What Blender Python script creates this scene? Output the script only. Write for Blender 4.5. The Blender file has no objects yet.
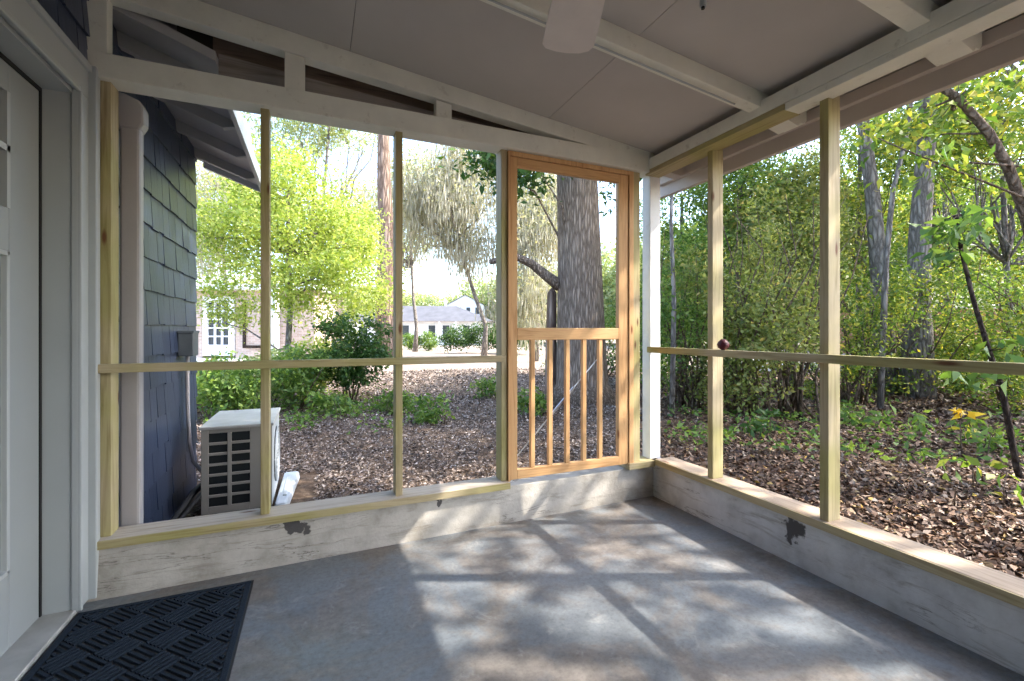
import bpy, bmesh, math, random
import numpy as np
from mathutils import Vector
S = bpy.context.scene
COL = S.collection
R = math.radians
rnd = random.Random(7)

# ------------------------------------------------------------------ camera
YAW = R(23.3); SN, CS = math.sin(YAW), math.cos(YAW); CAMZ = 1.2
cam = bpy.data.cameras.new('camera'); cam.sensor_width = 36; cam.lens = 455 / 1024 * 36
cam.shift_y = -8.5 / 1024; cam.clip_start = .05; cam.clip_end = 500
co = bpy.data.objects.new('camera', cam); COL.objects.link(co)
co.location = (0, 0, CAMZ); co.rotation_euler = (R(90), 0, -YAW); S.camera = co

def spot(px, depth):                # ground position seen in the direction of a photo column
    a = (px - 512) / 455
    return depth * (SN + a * CS), depth * (CS - a * SN)
def at(px, py, depth):              # point seen at a photo pixel, at a given depth
    x, y = spot(px, depth)
    return (x, y, CAMZ - depth * (py - 332) / 455)
def zc(X): return 2.494 + (2.243 - X) * .112       # underside of the sloping ceiling

# ------------------------------------------------------------------ materials
def mat(name):
    m = bpy.data.materials.new(name); m.use_nodes = True
    nt = m.node_tree; nt.nodes.clear()
    out = nt.nodes.new('ShaderNodeOutputMaterial')
    return m, nt, out
def N(nt, t, **kw):
    n = nt.nodes.new(t)
    for k, v in kw.items():
        if k in n.inputs: n.inputs[k].default_value = v
        else: setattr(n, k, v)
    return n
def ramp(nt, fac, stops):
    r = nt.nodes.new('ShaderNodeValToRGB'); e = r.color_ramp.elements
    while len(e) < len(stops): e.new(.5)
    for i, (p, c) in enumerate(stops):
        e[i].position = p; e[i].color = (*c, 1) if len(c) == 3 else c
    nt.links.new(fac, r.inputs[0]); return r
def pos(nt, scale=(1, 1, 1), rot=(0, 0, 0), loc=(0, 0, 0)):
    g = nt.nodes.new('ShaderNodeNewGeometry'); mp = N(nt, 'ShaderNodeMapping')
    mp.inputs['Scale'].default_value = scale; mp.inputs['Rotation'].default_value = rot; mp.inputs['Location'].default_value = loc
    nt.links.new(g.outputs['Position'], mp.inputs['Vector']); return mp.outputs[0]
def noise(nt, vec, scale, detail=4, rough=.55, dist=0):
    n = nt.nodes.new('ShaderNodeTexNoise'); n.inputs['Scale'].default_value = scale
    n.inputs['Detail'].default_value = detail; n.inputs['Roughness'].default_value = rough; n.inputs['Distortion'].default_value = dist
    nt.links.new(vec, n.inputs['Vector']); return n.outputs['Fac']
def mix(nt, fac, a, b, mode='MIX'):
    m = nt.nodes.new('ShaderNodeMix'); m.data_type = 'RGBA'; m.blend_type = mode
    for sock, v in ((m.inputs['Factor'], fac), (m.inputs['A'], a), (m.inputs['B'], b)):
        if isinstance(v, (int, float)): sock.default_value = v
        elif isinstance(v, tuple): sock.default_value = (*v, 1)
        else: nt.links.new(v, sock)
    return m.outputs['Result']
def principled(nt, out, color, rough=.6, bump=None, bstr=.3, metal=0, spec=.5, bdist=.01):
    b = nt.nodes.new('ShaderNodeBsdfPrincipled')
    if isinstance(color, tuple): b.inputs['Base Color'].default_value = (*color, 1)
    else: nt.links.new(color, b.inputs['Base Color'])
    if isinstance(rough, (int, float)): b.inputs['Roughness'].default_value = rough
    else: nt.links.new(rough, b.inputs['Roughness'])
    b.inputs['Metallic'].default_value = metal; b.inputs['Specular IOR Level'].default_value = spec
    if bump is not None:
        bp = N(nt, 'ShaderNodeBump'); bp.inputs['Strength'].default_value = bstr; bp.inputs['Distance'].default_value = bdist
        nt.links.new(bump, bp.inputs['Height']); nt.links.new(bp.outputs[0], b.inputs['Normal'])
    nt.links.new(b.outputs[0], out.inputs[0]); return b
M = {}
def paint(key, c, rough=.55, var=.12, scale=6, bstr=.12, spec=.4, dirt=None):
    m, nt, out = mat(key); p = pos(nt)
    n = noise(nt, p, scale, 6, .6)
    lo = tuple(v * (1 - var) for v in c); hi = tuple(min(1, v * (1 + var)) for v in c)
    col = ramp(nt, n, [(.3, lo), (.7, hi)]).outputs[0]
    if dirt:
        d = ramp(nt, noise(nt, p, 14, 8, .7), [(.60, (0, 0, 0)), (.72, (1, 1, 1))]).outputs[0]
        d2 = N(nt, 'ShaderNodeMath', operation='MULTIPLY'); d2.inputs[1].default_value = .45
        nt.links.new(d, d2.inputs[0]); col = mix(nt, d2.outputs[0], col, dirt)
    principled(nt, out, col, rough, noise(nt, p, 60, 3), bstr, spec=spec, bdist=.004); M[key] = m
def wood(key, dark, light, axis='Z', knot=(.16, .07, .03), rough=.6, green=None):
    m, nt, out = mat(key)
    s = {'X': (1.2, 22, 22), 'Y': (22, 1.2, 22), 'Z': (22, 22, 1.2)}[axis]
    p = pos(nt, s); n = noise(nt, p, 1.3, 5, .6, 1.2)
    col = ramp(nt, n, [(.3, dark), (.52, light), (.75, tuple(.5 * a + .5 * b for a, b in zip(dark, light)))]).outputs[0]
    big = noise(nt, pos(nt), 2.3, 2)
    if green:
        col = mix(nt, ramp(nt, big, [(.42, (0, 0, 0)), (.62, (1, 1, 1))]).outputs[0], col, green, 'MULTIPLY')
    v = nt.nodes.new('ShaderNodeTexVoronoi'); v.inputs['Scale'].default_value = 1
    ks = {'X': (2.0, 9, 9), 'Y': (9, 2.0, 9), 'Z': (9, 9, 2.6)}[axis]
    nt.links.new(pos(nt, ks), v.inputs['Vector'])
    kf = ramp(nt, v.outputs['Distance'], [(.05, (1, 1, 1)), (.115, (0, 0, 0))]).outputs[0]
    col = mix(nt, kf, col, knot)
    principled(nt, out, col, rough, n, .15, spec=.3, bdist=.004); M[key] = m
GREENISH = (.84, .90, .62)
for ax in 'XYZ':
    wood('treated_pine_' + ax, (.30, .232, .125), (.48, .40, .25), ax, green=GREENISH)
    wood('cedar_' + ax, (.46, .235, .095), (.66, .40, .19), ax, knot=(.2, .07, .02))
wood('weathered_X', (.10, .07, .055), (.24, .18, .145), 'X', knot=(.06, .035, .025), rough=.85)
wood('weathered_grey_X', (.22, .19, .17), (.36, .31, .28), 'X', knot=(.12, .09, .07), rough=.85)
wood('grey_sill_X', (.34, .27, .21), (.55, .47, .38), 'X', rough=.8)
wood('grey_sill_Y', (.27, .20, .145), (.46, .36, .27), 'Y', rough=.8)
paint('cream_paint', (.78, .775, .69), .5, .08, 5, .2, dirt=(.34, .30, .24))
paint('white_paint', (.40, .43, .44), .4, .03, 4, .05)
paint('post_white', (.72, .72, .72), .5, .1, 7, .15, dirt=(.5, .45, .4))
paint('taupe_paint', (.50, .44, .40), .6, .06, 2, .08)
paint('ceiling_paint', (.50, .475, .455), .6, .07, 1.5, .05)
paint('seam_shade_dark', (.05, .045, .04), .8)  # near-black for panel joints, and for shade painted into the eave gaps
paint('soffit_grey', (.42, .42, .43), .55, .08, 3)
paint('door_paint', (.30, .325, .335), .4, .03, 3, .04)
paint('black_rubber', (.012, .012, .013), .6)
paint('hvac_beige', (.27, .255, .235), .45, .05, 4, .05)
paint('hvac_top', (.37, .37, .355), .4, .15, 9, .1)
paint('hvac_white', (.50, .54, .58), .4, .05)
paint('coil_black', (.012, .016, .018), .5)
paint('downspout_grey', (.42, .40, .41), .4, .06, 3)
paint('conduit_grey', (.085, .10, .115), .45)
paint('tape_blue', (.55, .68, .85), .5)
paint('fan_white', (.72, .65, .61), .45, .05, 8)
paint('steel', (.55, .56, .58), .35, .1); M['steel'].node_tree.nodes['Principled BSDF'].inputs['Metallic'].default_value = .8
paint('ball_red', (.07, .006, .012), .5, .3, 80, .5)
paint('white_siding', (.86, .87, .88), .6, .04)
paint('far_roof', (.11, .11, .12), .8, .2, 1.2)
paint('sunny_roof', (.27, .245, .215), .8, .25, 1.5)
paint('win_dark', (.05, .06, .07), .2)
paint('driveway_pale', (.62, .60, .58), .85, .12, .8)
paint('interior_dark', (.06, .06, .07), .8)

def brick(key, c1, c2, mortar, sc):
    m, nt, out = mat(key)
    tc = nt.nodes.new('ShaderNodeNewGeometry')
    sp = N(nt, 'ShaderNodeSeparateXYZ'); nt.links.new(tc.outputs['Position'], sp.inputs[0])
    ad = N(nt, 'ShaderNodeMath', operation='ADD'); nt.links.new(sp.outputs[0], ad.inputs[0]); nt.links.new(sp.outputs[1], ad.inputs[1])
    cb = N(nt, 'ShaderNodeCombineXYZ'); nt.links.new(ad.outputs[0], cb.inputs[0]); nt.links.new(sp.outputs[2], cb.inputs[1])
    b = N(nt, 'ShaderNodeTexBrick'); b.inputs['Scale'].default_value = sc
    b.inputs['Color1'].default_value = (*c1, 1); b.inputs['Color2'].default_value = (*c2, 1); b.inputs['Mortar'].default_value = (*mortar, 1)
    nt.links.new(cb.outputs[0], b.inputs['Vector'])
    principled(nt, out, b.outputs['Color'], .85); M[key] = m
brick('tan_brick', (.42, .30, .24), (.56, .43, .36), (.55, .5, .45), 4)
brick('red_brick', (.25, .08, .045), (.34, .13, .07), (.3, .22, .18), 4)

# navy shingles
m, nt, out = mat('navy_shingle')
g = nt.nodes.new('ShaderNodeNewGeometry')
c = ramp(nt, g.outputs['Random Per Island'], [(0, (.026, .039, .078)), (1, (.050, .068, .124))]).outputs[0]
gr = noise(nt, pos(nt, (40, 40, 2.5)), 1.5, 4, .6)
c = mix(nt, .35, c, ramp(nt, gr, [(.3, (.4, .4, .4)), (.7, (1, 1, 1))]).outputs[0], 'MULTIPLY')
principled(nt, out, c, .38, gr, .35, spec=.6, bdist=.004); M['navy_shingle'] = m

# painted concrete floor: blue-grey paint worn to brown
m, nt, out = mat('floor_concrete'); p = pos(nt)
base = ramp(nt, noise(nt, p, 1.1, 6, .6, .4), [(.3, (.125, .140, .158)), (.7, (.20, .218, .236))]).outputs[0]
wear = ramp(nt, noise(nt, p, 2.2, 10, .68, .8), [(.44, (0, 0, 0)), (.58, (1, 1, 1))]).outputs[0]
brown = ramp(nt, noise(nt, p, 9, 6, .7), [(.3, (.10, .08, .066)), (.7, (.25, .215, .185))]).outputs[0]
wm = N(nt, 'ShaderNodeMath', operation='MULTIPLY'); wm.inputs[1].default_value = .75; nt.links.new(wear, wm.inputs[0])
col = mix(nt, wm.outputs[0], base, brown)
v = nt.nodes.new('ShaderNodeTexVoronoi'); v.feature = 'DISTANCE_TO_EDGE'; v.inputs['Scale'].default_value = 1.3
wv = noise(nt, p, 5, 4); vm = N(nt, 'ShaderNodeVectorMath', operation='ADD'); nt.links.new(p, vm.inputs[0]); nt.links.new(wv, vm.inputs[1])
nt.links.new(vm.outputs[0], v.inputs['Vector'])
crack = ramp(nt, v.outputs['Distance'], [(0, (.75, .75, .75)), (.006, (0, 0, 0))]).outputs[0]
fl = ramp(nt, noise(nt, p, 26, 8, .7), [(.60, (0, 0, 0)), (.68, (1, 1, 1))]).outputs[0]
flm = N(nt, 'ShaderNodeMath', operation='MULTIPLY'); flm.inputs[1].default_value = .5; nt.links.new(fl, flm.inputs[0])
col = mix(nt, flm.outputs[0], col, (.13, .10, .085))
crm = N(nt, 'ShaderNodeMath', operation='MULTIPLY'); crm.inputs[1].default_value = .35; nt.links.new(crack, crm.inputs[0])
col = mix(nt, crm.outputs[0], col, (.12, .10, .09))
spk = ramp(nt, noise(nt, p, 45, 8, .75), [(.3, (.62,) * 3), (.5, (1, 1, 1)), (.72, (1.25,) * 3)]).outputs[0]
col = mix(nt, .85, col, spk, 'MULTIPLY')
scf = ramp(nt, noise(nt, p, 6, 10, .75, .5), [(.56, (0, 0, 0)), (.66, (1, 1, 1))]).outputs[0]
scm = N(nt, 'ShaderNodeMath', operation='MULTIPLY'); scm.inputs[1].default_value = .55; nt.links.new(scf, scm.inputs[0])
col = mix(nt, scm.outputs[0], col, (.30, .30, .295))
rg = ramp(nt, noise(nt, p, 3, 5), [(.3, (.34,) * 3), (.7, (.62,) * 3)]).outputs[0]
principled(nt, out, col, rg, noise(nt, p, 18, 8, .65), .12, spec=.45, bdist=.01); M['floor_concrete'] = m

# whitewashed curb with cracks and two dark chips
m, nt, out = mat('curb_paint'); p = pos(nt)
col = ramp(nt, noise(nt, p, 5, 8, .65), [(.28, (.28, .255, .215)), (.5, (.46, .43, .385)), (.75, (.60, .57, .52))]).outputs[0]
st = ramp(nt, noise(nt, pos(nt, (1.2, 1.2, 9)), 2.5, 8, .7, .6), [(.54, (0, 0, 0)), (.66, (1, 1, 1))]).outputs[0]
sm = N(nt, 'ShaderNodeMath', operation='MULTIPLY'); sm.inputs[1].default_value = .65; nt.links.new(st, sm.inputs[0])
col = mix(nt, sm.outputs[0], col, (.27, .24, .20))
ck = noise(nt, pos(nt, (.9, .9, 7)), 1.6, 9, .60, .8)
ckd = N(nt, 'ShaderNodeMath', operation='SUBTRACT'); ckd.inputs[1].default_value = .5; nt.links.new(ck, ckd.inputs[0])
cka = N(nt, 'ShaderNodeMath', operation='ABSOLUTE'); nt.links.new(ckd.outputs[0], cka.inputs[0])
ckr = ramp(nt, cka.outputs[0], [(0, (.9,) * 3), (.010, (0, 0, 0))]).outputs[0]
cmk = N(nt, 'ShaderNodeMath', operation='MULTIPLY'); nt.links.new(ckr, cmk.inputs[0])
nt.links.new(ramp(nt, noise(nt, p, 2.4, 3), [(.48, (0, 0, 0)), (.62, (1, 1, 1))]).outputs[0], cmk.inputs[1])
col = mix(nt, cmk.outputs[0], col, (.10, .085, .07))
nv = nt.nodes.new('ShaderNodeTexNoise'); nv.inputs['Scale'].default_value = 22; nv.inputs['Detail'].default_value = 4
nt.links.new(p, nv.inputs['Vector'])
nsub = N(nt, 'ShaderNodeVectorMath', operation='SUBTRACT'); nsub.inputs[1].default_value = (.5, .5, .5); nt.links.new(nv.outputs['Color'], nsub.inputs[0])
nsc = N(nt, 'ShaderNodeVectorMath', operation='SCALE'); nsc.inputs['Scale'].default_value = .11; nt.links.new(nsub.outputs[0], nsc.inputs[0])
pw = N(nt, 'ShaderNodeVectorMath', operation='ADD'); nt.links.new(p, pw.inputs[0]); nt.links.new(nsc.outputs[0], pw.inputs[1])
for cx, cy, cz, r_ in ((-.115, 2.61, .195, .048), (2.27, 1.585, .185, .05), (-.06, 2.61, .175, .03), (.66, 2.62, .205, .03), (2.27, 1.60, .13, .025)):
    dd = N(nt, 'ShaderNodeVectorMath', operation='DISTANCE'); dd.inputs[1].default_value = (cx, cy, cz); nt.links.new(pw.outputs[0], dd.inputs[0])
    mm = ramp(nt, dd.outputs['Value'], [(r_ * .9, (1, 1, 1)), (r_ * 1.05, (0, 0, 0))]).outputs[0]
    col = mix(nt, mm, col, (.085, .08, .078))
principled(nt, out, col, .75, noise(nt, p, 16, 9, .7), .45, spec=.3, bdist=.012); M['curb_paint'] = m
m2 = m.copy(); m2.name = 'curb_white'; M['curb_white'] = m2
for nd in m2.node_tree.nodes:
    if nd.type == 'VALTORGB' and abs(nd.color_ramp.elements[0].color[0] - .28) < 1e-3 and len(nd.color_ramp.elements) == 3:
        for el, v_ in zip(nd.color_ramp.elements, ((.40, .40, .40), (.60, .60, .60), (.72, .72, .72))): el.color = (*v_, 1)

# mat
m, nt, out = mat('mat_pile'); p = pos(nt)
col = ramp(nt, noise(nt, p, 300, 2), [(.3, (.012, .018, .028)), (.7, (.032, .045, .064))]).outputs[0]
principled(nt, out, col, .95, noise(nt, p, 500, 2), .4, spec=.1, bdist=.002); M['mat_pile'] = m

# ground
m, nt, out = mat('ground_soil'); p = pos(nt)
a = ramp(nt, noise(nt, p, 7, 10, .75), [(.3, (.045, .03, .021)), (.5, (.12, .082, .058)), (.68, (.24, .175, .125))]).outputs[0]
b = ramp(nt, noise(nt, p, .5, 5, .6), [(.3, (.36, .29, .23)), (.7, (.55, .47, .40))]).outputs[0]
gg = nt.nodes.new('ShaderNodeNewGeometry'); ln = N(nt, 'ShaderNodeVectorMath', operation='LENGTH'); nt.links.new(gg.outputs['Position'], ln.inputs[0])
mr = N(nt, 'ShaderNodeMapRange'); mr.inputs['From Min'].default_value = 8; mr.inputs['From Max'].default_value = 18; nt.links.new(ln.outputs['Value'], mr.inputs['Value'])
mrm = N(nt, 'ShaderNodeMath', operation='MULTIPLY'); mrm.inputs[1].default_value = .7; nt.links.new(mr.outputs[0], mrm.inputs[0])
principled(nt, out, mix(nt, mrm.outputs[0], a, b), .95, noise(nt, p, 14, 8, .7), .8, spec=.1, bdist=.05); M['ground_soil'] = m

def leafmat(key, stops, trans=.45, rough=.45):
    m, nt, out = mat(key); g = nt.nodes.new('ShaderNodeNewGeometry')
    c = ramp(nt, g.outputs['Random Per Island'], stops).outputs[0]
    b = nt.nodes.new('ShaderNodeBsdfPrincipled'); b.inputs['Roughness'].default_value = rough; b.inputs['Specular IOR Level'].default_value = .35
    nt.links.new(c, b.inputs['Base Color'])
    if trans:
        t = nt.nodes.new('ShaderNodeBsdfTranslucent')
        nt.links.new(mix(nt, 1.0, c, (1.3, 1.25, .6), 'MULTIPLY'), t.inputs[0])
        mx = nt.nodes.new('ShaderNodeMixShader'); mx.inputs[0].default_value = trans
        nt.links.new(b.outputs[0], mx.inputs[1]); nt.links.new(t.outputs[0], mx.inputs[2]); nt.links.new(mx.outputs[0], out.inputs[0])
    else: nt.links.new(b.outputs[0], out.inputs[0])
    M[key] = m
leafmat('leaf_lime', [(0, (.22, .32, .06)), (.5, (.37, .46, .10)), (1, (.58, .62, .22))], .45)
leafmat('leaf_mid', [(0, (.06, .13, .03)), (.5, (.13, .23, .055)), (1, (.27, .37, .09))], .48)
leafmat('leaf_dark', [(0, (.02, .06, .014)), (.6, (.055, .12, .028)), (1, (.11, .19, .045))], .35)
leafmat('leaf_olive', [(0, (.10, .14, .04)), (.5, (.21, .26, .08)), (.9, (.34, .36, .13)), (1, (.42, .33, .14))], .5)
leafmat('leaf_sun', [(0, (.075, .15, .03)), (.5, (.17, .26, .05)), (.85, (.36, .40, .08)), (1, (.55, .46, .08))], .45)
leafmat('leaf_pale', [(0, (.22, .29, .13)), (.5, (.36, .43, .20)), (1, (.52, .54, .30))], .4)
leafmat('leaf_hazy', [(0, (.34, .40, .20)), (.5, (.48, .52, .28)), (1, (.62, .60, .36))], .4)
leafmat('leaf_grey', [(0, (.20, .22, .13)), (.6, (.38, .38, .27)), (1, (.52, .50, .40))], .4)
leafmat('leaf_yellow', [(0, (.60, .38, .02)), (1, (.80, .55, .05))], .5)
leafmat('moss', [(0, (.30, .29, .24)), (1, (.52, .50, .43))], .3, .9)
leafmat('litter_brown', [(0, (.03, .016, .010)), (.35, (.085, .044, .025)), (.65, (.17, .092, .052)), (.85, (.27, .17, .11)), (.95, (.38, .29, .22)), (1, (.50, .31, .05))], 0, .55)
leafmat('litter_grey', [(0, (.04, .028, .021)), (.4, (.13, .092, .072)), (.7, (.25, .19, .155)), (1, (.50, .43, .38))], 0, .7)
def bark(key, dark, light, sc=(9, 9, 1.6)):
    m, nt, out = mat(key)
    v = nt.nodes.new('ShaderNodeTexVoronoi'); v.feature = 'DISTANCE_TO_EDGE'; v.inputs['Scale'].default_value = 1.6
    p = pos(nt, sc); n0 = noise(nt, p, 1.2, 5, .6)
    ad = N(nt, 'ShaderNodeVectorMath', operation='ADD'); nt.links.new(p, ad.inputs[0]); nt.links.new(n0, ad.inputs[1])
    nt.links.new(ad.outputs[0], v.inputs['Vector'])
    h = ramp(nt, v.outputs['Distance'], [(0, (0, 0, 0)), (.3, (1, 1, 1))]).outputs[0]
    n1 = noise(nt, p, 3.5, 6, .7)
    col = mix(nt, h, dark, ramp(nt, n1, [(.3, tuple(.7 * a for a in light)), (.7, light)]).outputs[0])
    hm = mix(nt, .4, h, n1)
    principled(nt, out, col, .9, hm, .9, spec=.15, bdist=.05); M[key] = m
bark('bark_oak', (.15, .11, .085), (.44, .345, .275), (17, 17, 2.0))
bark('bark_red', (.12, .08, .06), (.40, .30, .24), (5, 5, .7))
bark('bark_grey', (.12, .105, .095), (.36, .325, .295), (8, 8, 2))
bark('bark_dark', (.028, .02, .016), (.10, .075, .06), (12, 12, 4))
bark('bark_twig', (.10, .07, .05), (.26, .19, .14), (12, 12, 4))

# ------------------------------------------------------------------ mesh helpers
class MB:
    def __init__(s): s.v = []; s.f = []
    def add(s, vs, fs):
        o = len(s.v); s.v += [tuple(v) for v in vs]; s.f += [tuple(i + o for i in f) for f in fs]; return s
    def box(s, x0, x1, y0, y1, z0, z1):
        vs = [(x, y, z) for z in (z0, z1) for y in (y0, y1) for x in (x0, x1)]
        return s.add(vs, [(0, 2, 3, 1), (4, 5, 7, 6), (0, 1, 5, 4), (2, 6, 7, 3), (0, 4, 6, 2), (1, 3, 7, 5)])
    def hexa(s, b4, t4):            # bottom 4 points ccw, top 4 points ccw
        return s.add(list(b4) + list(t4), [(3, 2, 1, 0), (4, 5, 6, 7), (0, 1, 5, 4), (1, 2, 6, 5), (2, 3, 7, 6), (3, 0, 4, 7)])
    def prism(s, pts, axis, a, b):  # polygon in the other two axes, extruded along axis
        def P(u, v, w): return {'X': (w, u, v), 'Y': (u, w, v), 'Z': (u, v, w)}[axis]
        n = len(pts)
        vs = [P(u, v, a) for u, v in pts] + [P(u, v, b) for u, v in pts]
        return s.add(vs, [tuple(range(n))[::-1], tuple(range(n, 2 * n))] + [(i, (i + 1) % n, n + (i + 1) % n, n + i) for i in range(n)])
    def tube(s, path, rad, sides=8, cap=True):
        n = len(path); P = [Vector(p) for p in path]
        if isinstance(rad, (int, float)): rad = [rad] * n
        vs = []; up = None
        for i in range(n):
            t = (P[min(i + 1, n - 1)] - P[max(i - 1, 0)]).normalized()
            if up is None:
                up = t.orthogonal().normalized()
            else:
                up = (up - t * up.dot(t)); up = up.normalized() if up.length > 1e-6 else t.orthogonal().normalized()
            w = t.cross(up)
            for k in range(sides):
                a = 2 * math.pi * k / sides
                vs.append(P[i] + (up * math.cos(a) + w * math.sin(a)) * rad[i])
        fs = [(i * sides + k, i * sides + (k + 1) % sides, (i + 1) * sides + (k + 1) % sides, (i + 1) * sides + k) for i in range(n - 1) for k in range(sides)]
        if cap: fs += [tuple(range(sides))[::-1], tuple(range((n - 1) * sides, n * sides))]
        return s.add(vs, fs)
    def build(s, name, m, parent=None, origin=None, bevel=0, smooth=False):
        o3 = np.array(origin if origin is not None else (parent.location if parent else (0, 0, 0)), dtype=float)
        if parent and parent.type == 'MESH': o3 = np.array(parent['org'])
        me = bpy.data.meshes.new(name)
        me.from_pydata([tuple(np.array(v) - o3) for v in s.v], [], s.f)
        bm = bmesh.new(); bm.from_mesh(me); bmesh.ops.recalc_face_normals(bm, faces=bm.faces); bm.to_mesh(me); bm.free()
        return link(name, me, m, parent, o3, bevel, smooth)
def link(name, me, m, parent=None, o3=None, bevel=0, smooth=False):
    me.materials.append(M[m] if isinstance(m, str) else m)
    ob = bpy.data.objects.new(name, me); COL.objects.link(ob)
    if parent: ob.parent = parent
    else: ob.location = tuple(o3) if o3 is not None else (0, 0, 0)
    if o3 is not None: ob['org'] = [float(q) for q in o3]
    if smooth:
        for p_ in me.polygons: p_.use_smooth = True
    if bevel:
        bv = ob.modifiers.new('bevel', 'BEVEL'); bv.width = bevel; bv.segments = 2; bv.limit_method = 'ANGLE'
    return ob
def empty(name, loc):
    e = bpy.data.objects.new(name, None); COL.objects.link(e); e.location = loc; e.empty_display_size = .1; return e
def tag(o, label, cat, group=None, kind=None):
    o['label'] = label; o['category'] = cat
    if group: o['group'] = group
    if kind: o['kind'] = kind
    return o
def timber(name, b, m, label, cat, kind=None, bevel=.003):
    o = MB().box(*b).build(name, m, origin=((b[0] + b[1]) / 2, (b[2] + b[3]) / 2, b[4]), bevel=bevel)
    return tag(o, label, cat, kind=kind)

# ------------------------------------------------------------------ the porch shell
tag(MB().prism([(-1.08, -1.6), (2.40, -1.6), (2.40, 2.74), (-1.08, 2.74)], 'Z', -.3, 0).build('floor', 'floor_concrete'), 'worn blue-grey painted concrete porch floor', 'floor', kind='structure')
# curbs
tag(MB().hexa([(-.94, 2.60, 0), (2.30, 2.655, 0), (2.30, 2.77, 0), (-.94, 2.77, 0)], [(-.94, 2.625, .222), (2.30, 2.660, .222), (2.30, 2.77, .222), (-.94, 2.77, .222)]).build('wall_back', 'curb_paint'),
    'low cracked whitewashed concrete curb under the screen door and left screens', 'wall', kind='structure')
tag(MB().hexa([(2.262, -1.6, 0), (2.42, -1.6, 0), (2.42, 2.77, 0), (2.268, 2.65, 0)], [(2.272, -1.6, .238), (2.42, -1.6, .238), (2.42, 2.77, .238), (2.275, 2.66, .238)]).build('wall_right', 'curb_white'),
    'low flaking white concrete curb along the right side of the porch', 'wall', kind='structure')
# sills
o = MB().box(-.905, 1.112, 2.615, 2.77, .224, .260).build('sill_board', 'grey_sill_X', origin=(.1, 2.69, .224), bevel=.004)
tag(o, 'long timber sill board under the left screens, on the back curb', 'sill')
e = MB().box(-.905, 1.112, 2.606, 2.6145, .222, .259).build('front_edge', 'treated_pine_X', o); e['label'] = 'yellow pine front edge of the sill'
tag(MB().box(2.03, 2.26, 2.62, 2.77, .224, .268).build('sill_board', 'treated_pine_X', origin=(2.15, 2.69, .224), bevel=.003), 'short pine sill block between screen door and corner post', 'sill')
o = MB().box(2.262, 2.42, -1.6, 2.62, .240, .280).build('sill_board', 'grey_sill_Y', origin=(2.34, .5, .24), bevel=.004)
tag(o, 'long weathered brown sill board on top of the right curb', 'sill')
e = MB().box(2.254, 2.2615, -1.6, 2.62, .238, .278).build('front_edge', 'treated_pine_Y', o); e['label'] = 'yellow pine front edge of the sill'

# studs of the back screens
for x0, lab in ((-.907, 'green-tinged pine stud against the white door casing, leftmost of the back studs'),
                (-.262, 'slim pine stud crossing in front of the air conditioner'),
                (.418, 'slim pine stud directly left of the view to the white house'),
                (1.070, 'pine stud the screen door is hung beside, on its left')):
    timber('screen_stud', (x0, x0 + .040, 2.655, 2.745, .26, 2.40), 'treated_pine_Z', lab, 'post')
timber('screen_stud', (2.085, 2.150, 2.655, 2.745, .268, 2.40), 'treated_pine_Z', 'pine stud at the right side of the screen door, beside the corner post', 'post')
timber('corner_post', (2.25, 2.345, 2.664, 2.75, .268, 2.40), 'post_white', 'white painted corner post where the two screen walls meet', 'post')
timber('screen_stud', (2.275, 2.365, 2.115, 2.155, .28, 2.36), 'treated_pine_Z', 'pine stud with the dark red ball beside it, on the right curb', 'post')
timber('screen_stud', (2.275, 2.365, 1.415, 1.458, .28, 2.36), 'treated_pine_Z', 'nearest knotty pine stud on the right curb, tallest in the photo', 'post')
# rails
timber('mid_rail', (-.905, 1.085, 2.612, 2.652, 1.014, 1.054), 'treated_pine_X', 'long horizontal pine rail across the left screens', 'rail')
timber('mid_rail', (2.232, 2.272, -1.6, 2.68, 1.050, 1.092), 'treated_pine_Y', 'long horizontal pine rail along the right screens', 'rail')
# header and sloping gable of the back wall
timber('header_beam', (-.945, 2.25, 2.615, 2.74, 2.350, 2.462), 'cream_paint', 'cream painted header beam over the screen door and left screens', 'beam')
X0, X1 = -.945, 2.25
o = MB().prism([(X0, zc(X0) - .115), (X1, zc(X1) - .09), (X1, zc(X1)), (X0, zc(X0))], 'Y', 2.62, 2.70).build('rafter', 'cream_paint', origin=(.6, 2.66, 2.5), bevel=.003)
tag(o, 'sloping cream end rafter above the header beam, against the back of the ceiling', 'beam')
for a, b, lab in ((-.945, -.873, 'cream gable block at the far left end above the header beam'),
                  (-.149, -.054, 'cream gable block above the header, in the middle of the gable'),
                  (.648, .740, 'small cream gable block above the header, nearest the screen door')):
    o = MB().prism([(a, 2.462), (b, 2.462), (b, zc(b) - .112), (a, zc(a) - .112)], 'Y', 2.625, 2.69).build('gable_block', 'cream_paint', origin=((a + b) / 2, 2.66, 2.462))
    tag(o, lab, 'block')
# weathered fascia boards behind the gable
o = MB().prism([(-.50, zc(-.5) - .135), (2.2, zc(2.2) - .04), (2.2, zc(2.2) + .012), (-.5, zc(-.5) + .012)], 'Y', 2.83, 2.87).build('fascia_board', 'weathered_X', origin=(.8, 2.85, 2.6))
tag(o, 'upper weathered brown board seen through the gable gaps', 'board')
o = MB().prism([(-.47, zc(-.47) - .245), (.74, zc(.74) - .20), (2.2, zc(2.2) - .09), (2.2, zc(2.2) - .042), (-.47, zc(-.47) - .138)], 'Y', 2.80, 2.83).build('fascia_board', 'weathered_grey_X', origin=(.8, 2.81, 2.5))
tag(o, 'lower weathered brown board seen through the gable gaps', 'board')
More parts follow.
